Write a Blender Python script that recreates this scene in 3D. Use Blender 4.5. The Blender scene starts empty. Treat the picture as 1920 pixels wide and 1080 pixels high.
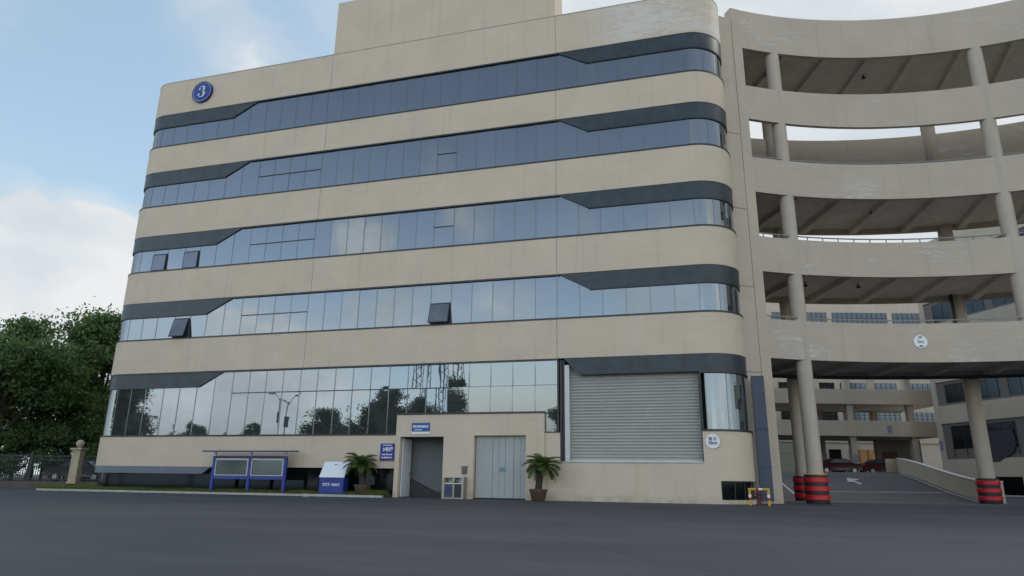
import bpy, bmesh, math, random
import numpy as np
from mathutils import Vector, Matrix
PI = math.pi
R = math.radians
S = bpy.context.scene
C = S.collection
random.seed(11)

# ------------------------------------------------------------------ camera
FPX, PITCH, ROLL, YAW, CD, CH = 1274.8046, 0.2756603, 0.0133375, -0.2834815, 31.352346, 0.8608
f_ = Vector((math.sin(YAW) * math.cos(PITCH), math.cos(YAW) * math.cos(PITCH), math.sin(PITCH)))
r_ = Vector((math.cos(YAW), -math.sin(YAW), 0))
u_ = r_.cross(f_)
r2 = math.cos(ROLL) * r_ + math.sin(ROLL) * u_
u2 = -math.sin(ROLL) * r_ + math.cos(ROLL) * u_
cd = bpy.data.cameras.new('camera')
cam = bpy.data.objects.new('camera', cd)
C.objects.link(cam)
M4 = Matrix((r2, u2, -f_)).transposed().to_4x4()
M4.translation = Vector((0, -CD, CH))
cam.matrix_world = M4
cd.sensor_width = 36
cd.lens = FPX / 1920 * 36
cd.clip_end = 3000
cd.clip_start = 0.05
S.camera = cam

# ------------------------------------------------------------------ sun, sky, exposure
SUN_EL, SUN_AZ = R(43), R(52)          # azimuth from +Y towards +X
sd = Vector((math.sin(SUN_AZ) * math.cos(SUN_EL), math.cos(SUN_AZ) * math.cos(SUN_EL), math.sin(SUN_EL)))
sl = bpy.data.lights.new('sun', 'SUN')
sl.energy = 0.75
sl.angle = R(12)
sl.color = (1.0, 0.95, 0.86)
so = bpy.data.objects.new('sun', sl)
C.objects.link(so)
so.rotation_euler = (-sd).to_track_quat('-Z', 'Y').to_euler()
S.view_settings.view_transform = 'Standard'
S.view_settings.look = 'None'
S.view_settings.exposure = 0.15
S.view_settings.gamma = 1.0

W = bpy.data.worlds.new('World')
S.world = W
W.use_nodes = True
nt = W.node_tree
nt.nodes.clear()


class NT:
    def __init__(s, tree): s.t = tree
    def n(s, typ, **kw):
        nd = s.t.nodes.new(typ)
        for k, v in kw.items():
            setattr(nd, k, v)
        return nd
    def link(s, a, b): s.t.links.new(a, b)
    def setin(s, sock, v):
        if isinstance(v, bpy.types.NodeSocket): s.link(v, sock)
        else: sock.default_value = v
    def math(s, op, a, b=None, clamp=False):
        nd = s.n('ShaderNodeMath', operation=op, use_clamp=clamp)
        s.setin(nd.inputs[0], a)
        if b is not None: s.setin(nd.inputs[1], b)
        return nd.outputs[0]
    def vdot(s, a, v):
        nd = s.n('ShaderNodeVectorMath', operation='DOT_PRODUCT')
        s.link(a, nd.inputs[0]); nd.inputs[1].default_value = v
        return nd.outputs['Value']
    def ramp(s, fac, lo, hi, a=0.0, b=1.0, smooth=True):
        nd = s.n('ShaderNodeMapRange')
        nd.interpolation_type = 'SMOOTHSTEP' if smooth else 'LINEAR'
        s.setin(nd.inputs['Value'], fac)
        for k, v in zip(('From Min', 'From Max', 'To Min', 'To Max'), (lo, hi, a, b)):
            nd.inputs[k].default_value = v
        return nd.outputs['Result']
    def mix(s, fac, a, b, typ='MIX'):
        nd = s.n('ShaderNodeMix', data_type='RGBA', blend_type=typ)
        s.setin(nd.inputs['Factor'], fac)
        s.setin(nd.inputs['A'], a); s.setin(nd.inputs['B'], b)
        return nd.outputs['Result']
    def noise(s, vec, scale, detail=5, rough=0.55, dist=0.0):
        nd = s.n('ShaderNodeTexNoise')
        if vec is not None: s.link(vec, nd.inputs['Vector'])
        nd.inputs['Scale'].default_value = scale
        nd.inputs['Detail'].default_value = detail
        nd.inputs['Roughness'].default_value = rough
        nd.inputs['Distortion'].default_value = dist
        return nd.outputs['Fac']
    def mapping(s, vec, scale=(1, 1, 1), loc=(0, 0, 0)):
        nd = s.n('ShaderNodeMapping')
        s.link(vec, nd.inputs['Vector'])
        nd.inputs['Scale'].default_value = scale
        nd.inputs['Location'].default_value = loc
        return nd.outputs['Vector']


def px_dir(x, y):
    return ((x - 960) * r2 + (540 - y) * u2 + FPX * f_).normalized()


def mirror_dir(x, y):
    d = px_dir(x, y)
    return Vector((d.x, -d.y, d.z))


w = NT(nt)
out = w.n('ShaderNodeOutputWorld')
bg = w.n('ShaderNodeBackground')
sky = w.n('ShaderNodeTexSky', sky_type='NISHITA')
sky.sun_disc = False
sky.sun_elevation = SUN_EL
sky.sun_rotation = SUN_AZ
sky.air_density = 1.0
sky.dust_density = 1.4
sky.ozone_density = 1.0
tc = w.n('ShaderNodeTexCoord')
D = tc.outputs['Generated']
sep = w.n('ShaderNodeSeparateXYZ')
w.link(D, sep.inputs[0])
el = sep.outputs['Z']
n_big = w.noise(w.mapping(D, (1, 1, 1.8)), 3.6, 10, 0.58, 0.3)
n_mid = w.noise(w.mapping(D, (1, 1, 1.6), (3, 1, 7)), 1.6, 7, 0.5, 0.2)
n_shade = w.noise(w.mapping(D, (1, 1, 1.6), (9, 4, 2)), 4.5, 8, 0.55)
cov = w.math('ADD', w.math('MULTIPLY', n_big, 0.65), w.math('MULTIPLY', n_mid, 0.35))
# clouds: cumulus low on the left, a bright bank over the ramp, patches to the south; two unseen eastern ones added for highlights in the corner glass
BL = [(px_dir(90, 560), 9.5, 0.26), (px_dir(170, 440), 6, 0.17), (px_dir(20, 345), 2.6, 0.16), (px_dir(230, 600), 6, 0.15), (px_dir(400, 90), 6, 0.09), (Vector((0.95, -0.12, 0.30)).normalized(), 14, 0.26), (Vector((0.72, -0.62, 0.34)).normalized(), 9, 0.2),
      (px_dir(1650, 60), 30, 0.32), (px_dir(1300, -20), 14, 0.2), (px_dir(130, 170), 13, -0.22), (px_dir(300, 330), 5, -0.05),
      (mirror_dir(672, 450), 3.4, 0.29), (mirror_dir(890, 405), 3.2, 0.25), (mirror_dir(1070, 430), 4, 0.15), (mirror_dir(960, 590), 4, 0.12), (mirror_dir(720, 600), 4, 0.10), (mirror_dir(1180, 560), 3, 0.11), (mirror_dir(810, 310), 2.5, 0.12), (mirror_dir(790, 300), 3, 0.08), (mirror_dir(880, 560), 4, 0.06), (mirror_dir(430, 620), 8, 0.06),
      (mirror_dir(420, 760), 12, 0.10), (mirror_dir(700, 730), 12, 0.06), (mirror_dir(1000, 150), 22, -0.2), (mirror_dir(500, 250), 16, -0.2)]
for d, deg, a in BL:
    g = w.ramp(w.vdot(D, d), math.cos(R(deg)), math.cos(R(deg * 0.25)), 0.0, a)
    cov = w.math('ADD', cov, g)
mask = w.ramp(cov, 0.53, 0.62)
thin = w.ramp(cov, 0.38, 0.60, 0.0, 0.5)
mask = w.math('MAXIMUM', mask, thin)
haze = w.math('MULTIPLY', w.ramp(el, 0.0, 0.5, 0.74, 0.40), w.ramp(sep.outputs['Y'], 0.1, -0.5, 1.0, 0.62))
skyc = w.mix(1.0, sky.outputs[0], (0.19, 0.19, 0.19, 1), 'MULTIPLY')
hazec = w.mix(w.ramp(sep.outputs['Y'], 0.1, -0.5), (0.545, 0.735, 0.79, 1), (0.64, 0.69, 0.76, 1))
skyh = w.mix(haze, skyc, hazec)
shade = w.ramp(n_shade, 0.35, 0.68)
cl = w.mix(shade, (0.575, 0.635, 0.68, 1), (0.76, 0.77, 0.785, 1))
final = w.mix(mask, skyh, cl)
# southern half of the sky, behind the camera: brightening added to light the facade
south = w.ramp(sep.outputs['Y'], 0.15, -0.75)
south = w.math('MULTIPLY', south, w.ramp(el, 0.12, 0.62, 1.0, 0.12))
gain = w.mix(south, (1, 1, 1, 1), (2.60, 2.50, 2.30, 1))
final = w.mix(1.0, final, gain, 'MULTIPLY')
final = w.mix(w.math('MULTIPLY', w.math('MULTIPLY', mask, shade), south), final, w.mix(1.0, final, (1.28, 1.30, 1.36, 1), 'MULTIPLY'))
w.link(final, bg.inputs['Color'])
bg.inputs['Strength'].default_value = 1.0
w.link(bg.outputs[0], out.inputs[0])

# ------------------------------------------------------------------ helpers
def tag(o, label=None, cat=None, group=None, kind=None):
    if label: o['label'] = label
    if cat: o['category'] = cat
    if group: o['group'] = group
    if kind: o['kind'] = kind
    return o


def empty(name, loc=(0, 0, 0), rz=0.0, label=None, cat=None, group=None):
    o = bpy.data.objects.new(name, None)
    C.objects.link(o)
    o.location = loc
    o.rotation_euler = (0, 0, rz)
    return tag(o, label, cat, group)


def copy_tree(o, parent=None):
    c = o.copy()
    C.objects.link(c)
    if parent is not None:
        c.parent = parent
    for ch in list(o.children):
        copy_tree(ch, c)
    return c


class MB:
    def __init__(s): s.v = []; s.f = []; s.m = []; s.mi = 0
    def use(s, i):
        s.m += [s.mi] * (len(s.f) - len(s.m)); s.mi = i; return s
    def box(s, x0, x1, y0, y1, z0, z1):
        b = len(s.v)
        s.v += [(x0, y0, z0), (x1, y0, z0), (x1, y1, z0), (x0, y1, z0), (x0, y0, z1), (x1, y0, z1), (x1, y1, z1), (x0, y1, z1)]
        s.f += [(b, b + 3, b + 2, b + 1), (b + 4, b + 5, b + 6, b + 7), (b, b + 1, b + 5, b + 4), (b + 1, b + 2, b + 6, b + 5), (b + 2, b + 3, b + 7, b + 6), (b + 3, b, b + 4, b + 7)]
        return s
    def quad(s, *p):
        b = len(s.v); s.v += [tuple(q) for q in p]; s.f.append(tuple(range(b, b + len(p)))); return s
    def prism(s, poly, a0, a1, axis='x'):
        """extrude a closed polygon; axis x: poly=(y,z); y: poly=(x,z); z: poly=(x,y)"""
        def mk(p, a):
            return (a, p[0], p[1]) if axis == 'x' else ((p[0], a, p[1]) if axis == 'y' else (p[0], p[1], a))
        b = len(s.v); n = len(poly)
        s.v += [mk(p, a0) for p in poly] + [mk(p, a1) for p in poly]
        s.f.append(tuple(range(b, b + n)))
        s.f.append(tuple(range(b + 2 * n - 1, b + n - 1, -1)))
        for i in range(n):
            j = (i + 1) % n
            s.f.append((b + i, b + n + i, b + n + j, b + j))
        return s
    def rings(s, rings, cap=True, closed=True):
        b = len(s.v); n = len(rings[0])
        for r in rings: s.v += [tuple(p) for p in r]
        for k in range(len(rings) - 1):
            for i in range(n if closed else n - 1):
                j = (i + 1) % n
                s.f.append((b + k * n + i, b + k * n + j, b + (k + 1) * n + j, b + (k + 1) * n + i))
        if cap:
            s.f.append(tuple(range(b + n - 1, b - 1, -1)))
            e = b + (len(rings) - 1) * n
            s.f.append(tuple(range(e, e + n)))
        return s
    def lathe(s, prof, cx=0, cy=0, n=24, z0=0):
        rs = []
        for r, z in prof:
            rs.append([(cx + r * math.cos(2 * PI * i / n), cy + r * math.sin(2 * PI * i / n), z0 + z) for i in range(n)])
        return s.rings(rs)
    def tube(s, pts, rad, n=8):
        pts = [Vector(p) for p in pts]
        rs = []
        up = Vector((0.13, 0.21, 0.97))
        for i, p in enumerate(pts):
            t = (pts[min(i + 1, len(pts) - 1)] - pts[max(i - 1, 0)]).normalized()
            a = t.cross(up)
            if a.length < 1e-3: a = t.cross(Vector((1, 0, 0)))
            a.normalize(); b = t.cross(a)
            r = rad[i] if isinstance(rad, (list, tuple)) else rad
            rs.append([p + r * (math.cos(2 * PI * k / n) * a + math.sin(2 * PI * k / n) * b) for k in range(n)])
        return s.rings(rs)
    def arc(s, c, r0, r1, z0, z1, a0, a1, n=40):
        """ring segment, angles in degrees from +Y towards +X"""
        rs = []
        for i in range(n + 1):
            a = R(a0 + (a1 - a0) * i / n)
            sx, cy = math.sin(a), math.cos(a)
            rs.append([(c[0] + r * sx, c[1] + r * cy, z) for r, z in ((r0, z0), (r1, z0), (r1, z1), (r0, z1))])
        return s.rings(rs)
    def build(s, name, mat, parent=None, smooth=None, recalc=True, bevel=0):
        me = bpy.data.meshes.new(name)
        me.from_pydata(s.v, [], s.f)
        s.use(0)
        if any(s.m): me.polygons.foreach_set('material_index', s.m)
        if recalc or bevel:
            bm = bmesh.new(); bm.from_mesh(me)
            if bevel:
                bmesh.ops.remove_doubles(bm, verts=bm.verts, dist=1e-5)
                bmesh.ops.recalc_face_normals(bm, faces=bm.faces)
                bmesh.ops.bevel(bm, geom=list(bm.edges), offset=bevel, segments=2, affect='EDGES', clamp_overlap=True)
            bmesh.ops.recalc_face_normals(bm, faces=bm.faces)
            bm.to_mesh(me); bm.free()
        if smooth:
            me.shade_smooth()
            me.set_sharp_from_angle(angle=R(smooth))
        for q in (mat if isinstance(mat, (list, tuple)) else [mat]): me.materials.append(q)
        o = bpy.data.objects.new(name, me)
        C.objects.link(o)
        if parent is not None: o.parent = parent
        return o


def text_obj(body, size, mat, name, parent=None, loc=(0, 0, 0), rot=(PI / 2, 0, 0), extrude=0.004, bold=0.0):
    cu = bpy.data.curves.new(name, 'FONT')
    cu.body = body; cu.size = size; cu.extrude = extrude; cu.offset = bold
    cu.align_x = 'CENTER'; cu.align_y = 'CENTER'; cu.resolution_u = 3
    tmp = bpy.data.objects.new('tmp', cu)
    C.objects.link(tmp)
    dg = bpy.context.evaluated_depsgraph_get()
    me = bpy.data.meshes.new_from_object(tmp.evaluated_get(dg))
    C.objects.unlink(tmp); bpy.data.objects.remove(tmp)
    me.materials.clear(); me.materials.append(mat)
    o = bpy.data.objects.new(name, me)
    C.objects.link(o)
    o.location = loc; o.rotation_euler = rot
    if parent is not None: o.parent = parent
    return o


# ------------------------------------------------------------------ materials
def mat(name, col, rough=0.6, metal=0.0, var=0.0, vscale=3.0, bump=0.0, bscale=40.0, spec=0.5, streak=0.0):
    m = bpy.data.materials.new(name)
    m.use_nodes = True
    t = NT(m.node_tree)
    b = m.node_tree.nodes['Principled BSDF']
    b.inputs['Roughness'].default_value = rough
    b.inputs['Metallic'].default_value = metal
    b.inputs['Specular IOR Level'].default_value = spec
    c4 = (*col, 1)
    b.inputs['Base Color'].default_value = c4
    geo = t.n('ShaderNodeNewGeometry')
    P = geo.outputs['Position']
    if var or streak:
        c = c4
        if var:
            n = t.noise(P, vscale, 6, 0.6)
            k = t.ramp(n, 0.25, 0.75, 1 - var, 1 + var, False)
            c = t.mix(1.0, c, k, 'MULTIPLY')
        if streak:
            n2 = t.noise(t.mapping(P, (1.7, 1.7, 0.06)), 1.6, 5, 0.65)
            k2 = t.ramp(n2, 0.5, 0.78, 1.0, 1 - streak)
            c = t.mix(1.0, c, k2, 'MULTIPLY')
        t.link(c, b.inputs['Base Color'])
    if bump:
        bn = t.n('ShaderNodeBump')
        bn.inputs['Strength'].default_value = bump
        bn.inputs['Distance'].default_value = 0.02
        t.link(t.noise(P, bscale, 4, 0.6), bn.inputs['Height'])
        t.link(bn.outputs[0], b.inputs['Normal'])
    return m


def wall_mat(name, col, stain=0.0, course=0.24, zlo=-99, zhi=99, xlo=-99, thresh=0.60):
    """small-tile cladding: faint courses, mottling, rain streaks, white lime stains"""
    m = bpy.data.materials.new(name)
    m.use_nodes = True
    t = NT(m.node_tree)
    b = m.node_tree.nodes['Principled BSDF']
    b.inputs['Roughness'].default_value = 0.72
    b.inputs['Specular IOR Level'].default_value = 0.3
    P = t.n('ShaderNodeNewGeometry').outputs['Position']
    sp = t.n('ShaderNodeSeparateXYZ'); t.link(P, sp.inputs[0])
    c = (*col, 1)
    k = t.ramp(t.noise(P, 0.5, 7, 0.62), 0.25, 0.75, 0.93, 1.07, False)
    c = t.mix(1.0, c, k, 'MULTIPLY')
    k = t.ramp(t.noise(t.mapping(P, (0.35, 0.35, 4.5)), 2.0, 5, 0.6), 0.3, 0.7, 0.965, 1.035, False)
    c = t.mix(1.0, c, k, 'MULTIPLY')
    k = t.ramp(t.noise(t.mapping(P, (2.2, 2.2, 0.10)), 1.3, 6, 0.6), 0.52, 0.82, 1.0, 0.84)
    c = t.mix(1.0, c, k, 'MULTIPLY')
    warm = t.ramp(t.noise(t.mapping(P, (1, 1, 0.3), (5, 5, 5)), 0.4, 4, 0.5), 0.45, 0.7, 0.0, 0.35)
    c = t.mix(warm, c, t.mix(1.0, c, (1.05, 1.0, 0.88, 1), 'MULTIPLY'))
    # dirt rising from the pavement
    d = t.ramp(sp.outputs['Z'], 0.0, 0.45, 0.45, 0.0)
    d = t.math('MULTIPLY', d, t.ramp(t.noise(P, 2.5, 5), 0.3, 0.7))
    c = t.mix(d, c, (0.20, 0.185, 0.12, 1))
    # dark courses
    fr = t.math('FRACT', t.math('DIVIDE', sp.outputs['Z'], course))
    ln = t.math('LESS_THAN', fr, 0.06)
    c = t.mix(t.math('MULTIPLY', ln, 0.05), c, (0.1, 0.1, 0.1, 1))
    if stain:
        n = t.noise(t.mapping(P, (0.6, 0.6, 3.2), (2, 7, 1)), 1.7, 10, 0.75, 1.4)
        n2 = t.noise(t.mapping(P, (0.22, 0.22, 0.5)), 0.9, 3, 0.5)
        a = t.math('ADD', t.math('MULTIPLY', n, 0.6), t.math('MULTIPLY', n2, 0.4))
        k = t.ramp(a, thresh - 0.03, thresh + 0.045, 0, stain)
        if xlo > -90:
            k = t.math('MULTIPLY', k, t.ramp(sp.outputs['X'], xlo, xlo + 3.5))
            k = t.math('MULTIPLY', k, t.ramp(sp.outputs['Z'], zlo, zlo + 0.6))
        c = t.mix(k, c, (0.66, 0.66, 0.65, 1))
    t.link(c, b.inputs['Base Color'])
    bn = t.n('ShaderNodeBump')
    bn.inputs['Strength'].default_value = 0.25
    bn.inputs['Distance'].default_value = 0.01
    t.link(t.noise(t.mapping(P, (4, 4, 14)), 5, 4, 0.6), bn.inputs['Height'])
    t.link(bn.outputs[0], b.inputs['Normal'])
    return m


M_wall = wall_mat('cream_tile', (0.575, 0.485, 0.372), stain=0.55, xlo=-6.0, zlo=23.0, thresh=0.50)
M_ring = wall_mat('ramp_render', (0.47, 0.40, 0.322), stain=0.55, thresh=0.585)
M_far = wall_mat('far_cream', (0.50, 0.435, 0.345))
M_deck = mat('soffit', (0.60, 0.555, 0.51), 0.85, var=0.12, vscale=0.8, streak=0.25)
M_col = mat('column_render', (0.46, 0.395, 0.32), 0.8, var=0.07, vscale=1.2, streak=0.15, bump=0.2)
M_span = mat('slate_panel', (0.017, 0.029, 0.036), 0.42, var=0.55, vscale=1.6, streak=0.3)
M_plinth = mat('blue_grey_plinth', (0.12, 0.145, 0.18), 0.45, var=0.18, vscale=1.1)
M_frame = mat('dark_frame', (0.022, 0.024, 0.028), 0.45)
M_mull = mat('mullion', (0.145, 0.16, 0.175), 0.22, 0.72)
M_joint = mat('joint_sealant', (0.33, 0.295, 0.24), 0.9, var=0.3, vscale=2)
M_dark = mat('dark_interior', (0.02, 0.022, 0.025), 0.8)
M_core = mat('core', (0.06, 0.06, 0.065), 0.9)
M_white = mat('white_paint', (0.75, 0.76, 0.77), 0.4, var=0.04)
M_lightmetal = mat('light_metal', (0.46, 0.47, 0.46), 0.4, 0.3, var=0.08)
M_gate = mat('gate_grey', (0.365, 0.385, 0.365), 0.5, var=0.05, vscale=1.5, streak=0.1)
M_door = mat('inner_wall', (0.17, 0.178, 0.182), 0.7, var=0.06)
M_blue = mat('blue_paint', (0.018, 0.045, 0.24), 0.4, var=0.08)
M_navy = mat('navy_sign', (0.014, 0.032, 0.26), 0.35)
M_skyblue = mat('blue_sign', (0.008, 0.085, 0.30), 0.35)
M_logo = mat('logo_blue', (0.008, 0.035, 0.24), 0.35)
M_purple = mat('purple_ink', (0.035, 0.03, 0.12), 0.5)
M_black = mat('black_ink', (0.012, 0.012, 0.014), 0.5)
M_rubber = mat('black_rubber', (0.018, 0.018, 0.02), 0.6)
M_red = mat('red_band', (0.50, 0.012, 0.02), 0.45, var=0.1, vscale=5)
M_yellow = mat('yellow_paint', (0.52, 0.33, 0.03), 0.45, var=0.12, vscale=8)
M_redp = mat('red_paint', (0.33, 0.015, 0.02), 0.45)
M_hyd = mat('dark_red_iron', (0.09, 0.012, 0.022), 0.5, var=0.2, vscale=9)
M_steel = mat('brushed_steel', (0.33, 0.32, 0.30), 0.35, 0.8, var=0.1)
M_railg = mat('rail_grey', (0.20, 0.195, 0.185), 0.5, 0.3)
M_ductm = mat('duct_metal', (0.04, 0.052, 0.078), 0.45, 0.2, var=0.22, vscale=1.5, streak=0.3)
M_pot = mat('clay_pot', (0.085, 0.05, 0.032), 0.6, var=0.35, vscale=7)
M_soil = mat('soil', (0.05, 0.038, 0.025), 0.95, var=0.3, vscale=12, bump=0.5)
M_bark = mat('bark', (0.045, 0.035, 0.026), 0.9, var=0.3, vscale=9, bump=0.6)
M_kerb = mat('kerb_concrete', (0.40, 0.385, 0.36), 0.85, var=0.2, vscale=2.5, bump=0.3)
M_mark = mat('road_paint', (0.42, 0.42, 0.42), 0.7, var=0.25, vscale=4)
M_post = mat('cream_stone', (0.43, 0.37, 0.26), 0.8, var=0.15, vscale=2.5, streak=0.2)
M_iron = mat('dark_iron', (0.025, 0.032, 0.035), 0.5)
M_brownwall = mat('brown_plinth', (0.10, 0.082, 0.065), 0.85, var=0.25, vscale=2)
M_orange = mat('orange_board', (0.42, 0.22, 0.07), 0.6, var=0.12, vscale=1.5)
M_brown = mat('brown_board', (0.12, 0.05, 0.025), 0.6, var=0.15)
M_greenshut = mat('green_grey_shutter', (0.30, 0.30, 0.22), 0.6, var=0.06)
M_carred = mat('dark_red_car', (0.06, 0.007, 0.011), 0.3)
M_cargrey = mat('grey_car', (0.06, 0.065, 0.075), 0.25, 0.3)
M_tyre = mat('tyre', (0.014, 0.014, 0.015), 0.8)
M_lamp = mat('headlamp', (0.75, 0.76, 0.78), 0.15)
M_carglass = mat('car_glass', (0.02, 0.025, 0.03), 0.08)
M_paper = mat('paper', (0.72, 0.72, 0.72), 0.7)


def glass(name, col, rough=0.018, wav=0.0, dust=0.10):
    m = bpy.data.materials.new(name)
    m.use_nodes = True
    b = m.node_tree.nodes['Principled BSDF']
    b.inputs['Base Color'].default_value = (*col, 1)
    b.inputs['Metallic'].default_value = 1.0
    b.inputs['Roughness'].default_value = rough
    if wav:
        t = NT(m.node_tree)
        P = t.n('ShaderNodeNewGeometry').outputs['Position']
        bn = t.n('ShaderNodeBump')
        bn.inputs['Strength'].default_value = wav
        bn.inputs['Distance'].default_value = 0.02
        t.link(t.noise(t.mapping(P, (1, 1, 0.35)), 1.1, 1, 0.4), bn.inputs['Height'])
        t.link(bn.outputs[0], b.inputs['Normal'])
        # a film of dust on the outside, a little uneven
        df = t.n('ShaderNodeBsdfDiffuse'); df.inputs['Color'].default_value = (0.34, 0.36, 0.37, 1)
        mx = t.n('ShaderNodeMixShader')
        t.link(t.ramp(t.noise(P, 0.7, 4, 0.6), 0.3, 0.7, dust * 0.7, dust * 1.3), mx.inputs[0])
        t.link(b.outputs[0], mx.inputs[1]); t.link(df.outputs[0], mx.inputs[2])
        t.link(mx.outputs[0], m.node_tree.nodes['Material Output'].inputs['Surface'])
    return m


M_glass = glass('tinted_mirror_glass', (0.165, 0.187, 0.205), 0.012, 0.16)
M_glassd = glass('dark_tinted_glass', (0.010, 0.013, 0.017), 0.05, 0.06, 0.02)
M_glassv = glass('vent_glass', (0.10, 0.115, 0.14), 0.05, 0.02, 0.30)
M_glassf = glass('far_window_glass', (0.055, 0.066, 0.08), 0.15)
M_glassb = glass('board_glass', (0.072, 0.092, 0.10), 0.12)

# asphalt
M_asph = bpy.data.materials.new('asphalt')
M_asph.use_nodes = True
t = NT(M_asph.node_tree)
b = M_asph.node_tree.nodes['Principled BSDF']
P = t.n('ShaderNodeNewGeometry').outputs['Position']
c = t.mix(t.ramp(t.noise(P, 0.18, 7, 0.6), 0.3, 0.7), (0.047, 0.048, 0.053, 1), (0.063, 0.063, 0.068, 1))
c = t.mix(t.ramp(t.noise(t.mapping(P, (0.10, 0.34, 1), (3, 3, 3)), 1.0, 6, 0.65), 0.48, 0.66, 0, 0.55), c, (0.083, 0.083, 0.090, 1))
c = t.mix(1.0, c, t.ramp(t.noise(P, 60, 3, 0.8), 0.2, 0.8, 0.78, 1.25, False), 'MULTIPLY')
c = t.mix(t.ramp(t.noise(t.mapping(P, (0.25, 1.3, 1)), 1.0, 5, 0.6), 0.55, 0.75, 0, 0.35), c, (0.04, 0.04, 0.045, 1))
oil = t.ramp(t.noise(t.mapping(P, (0.35, 0.8, 1), (8, 2, 0)), 1.0, 6, 0.62), 0.60, 0.72, 0, 0.45)
c = t.mix(oil, c, (0.030, 0.030, 0.033, 1))
vor = t.n('ShaderNodeTexVoronoi', feature='DISTANCE_TO_EDGE')
t.link(t.mapping(P, (0.12, 0.16, 0.1)), vor.inputs['Vector'])
vor.inputs['Scale'].default_value = 1.0
crk = t.math('LESS_THAN', t.math('ADD', vor.outputs['Distance'], t.math('MULTIPLY', t.noise(P, 2.0, 5), 0.012)), 0.0078)
c = t.mix(t.math('MULTIPLY', crk, 0.75), c, (0.025, 0.025, 0.027, 1))
t.link(c, b.inputs['Base Color'])
b.inputs['Roughness'].default_value = 0.75
b.inputs['Specular IOR Level'].default_value = 0.35
bn = t.n('ShaderNodeBump'); bn.inputs['Strength'].default_value = 0.5; bn.inputs['Distance'].default_value = 0.01
t.link(t.noise(P, 90, 3, 0.7), bn.inputs['Height']); t.link(bn.outputs[0], b.inputs['Normal'])


def leaf_mat(name, c0, c1, rough=0.55):
    m = bpy.data.materials.new(name)
    m.use_nodes = True
    t = NT(m.node_tree)
    b = m.node_tree.nodes['Principled BSDF']
    g = t.n('ShaderNodeNewGeometry')
    o = t.n('ShaderNodeObjectInfo')
    n = t.math('ADD', t.math('MULTIPLY', g.outputs['Random Per Island'], 0.55), t.math('MULTIPLY', t.noise(g.outputs['Position'], 0.55, 3), 0.45))
    c = t.mix(t.ramp(n, 0.2, 0.8, 0, 1, False), (*c0, 1), (*c1, 1))
    t.link(c, b.inputs['Base Color'])
    b.inputs['Roughness'].default_value = rough
    b.inputs['Specular IOR Level'].default_value = 0.25
    tr = t.n('ShaderNodeBsdfTranslucent'); t.link(t.mix(1.0, c, (1.1, 1.25, 0.6, 1), 'MULTIPLY'), tr.inputs['Color'])
    mx = t.n('ShaderNodeMixShader'); mx.inputs[0].default_value = 0.35
    t.link(b.outputs[0], mx.inputs[1]); t.link(tr.outputs[0], mx.inputs[2])
    t.link(mx.outputs[0], m.node_tree.nodes['Material Output'].inputs['Surface'])
    return m


M_leaf = leaf_mat('tree_leaves', (0.065, 0.105, 0.05), (0.135, 0.21, 0.08))
M_leaf2 = leaf_mat('tree_leaves_fresh', (0.07, 0.125, 0.045), (0.15, 0.24, 0.075))
M_frond = leaf_mat('cycad_fronds', (0.05, 0.085, 0.022), (0.12, 0.17, 0.05), 0.45)
M_grass = leaf_mat('grass_blades', (0.09, 0.125, 0.022), (0.20, 0.22, 0.06), 0.7)

# ------------------------------------------------------------------ ground, ramp road
gr = MB().quad((-900, -700, 0), (900, -700, 0), (900, 1500, 0), (-900, 1500, 0)).build('ground', M_asph, recalc=False)
tag(gr, kind='structure')
YR0, YR1, ZR = 14.4, 33.0, 1.88
rp = MB()
prof = []
for i in range(13):
    k = i / 12
    z = ZR * (k * k * (3 - 2 * k) * 0.35 + 0.65 * k)
    prof.append((YR0 + (YR1 - YR0) * k, 0.004 + z))
def ramp_z(y):
    if y <= YR0: return 0.004
    if y >= YR1: return 0.004 + ZR
    k = (y - YR0) / (YR1 - YR0)
    return 0.004 + ZR * (k * k * (3 - 2 * k) * 0.35 + 0.65 * k)
poly = [(p[0], p[1]) for p in prof] + [(150, ZR + 0.004), (150, -0.3), (YR0, -0.3)]
rp.prism(poly, 3.2, 14.5, 'x')
rp.prism([(14.5, 36), (26, 51), (60, 62), (60, 150), (14.5, 150)], -0.3, ZR + 0.004, 'z')
rp.prism([(3.2, 40), (3.2, 150), (-60, 150), (-60, 40)], -0.3, ZR + 0.004, 'z')
tag(rp.build('road', M_asph), kind='structure')

mk = MB()
def mark(p, wd):
    """flat painted line on the road through points (x,y)"""
    for i in range(len(p) - 1):
        a = Vector(p[i]); c_ = Vector(p[i + 1]); n = 10
        d = (c_ - a).normalized(); q = Vector((-d.y, d.x)) * wd / 2
        for j in range(n):
            s0 = a + (c_ - a) * (j / n); s1 = a + (c_ - a) * ((j + 1) / n)
            mk.quad(*[(v.x, v.y, ramp_z(v.y) + 0.006) for v in (s0 - q, s1 - q, s1 + q, s0 + q)])
mark([(5.9, 18.9), (14.2, 19.6)], 0.16)
mark([(14.25, 12.6), (14.25, 33.5)], 0.14)
mark([(4.86, 17.5), (4.64, 23.8)], 0.14)
mark([(3.3, 4.6), (4.3, 3.2)], 0.12)
mark([(3.2, 9.2), (4.9, 6.2)], 0.13)
mark([(4.9, 3.0), (5.6, 2.0)], 0.12)
# arrow painted on the slope
for pts in ([(10.02, 23.73), (9.77, 23.11), (9.62, 25.0), (9.80, 25.5)], [(9.25, 24.6), (9.5, 24.6), (10.35, 26.5), (9.6, 27.2)]):
    mk.quad(*[(x, y, ramp_z(y) + 0.02) for x, y in pts])
tag(mk.build('road_marking', M_mark, recalc=False), kind='structure')

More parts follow.
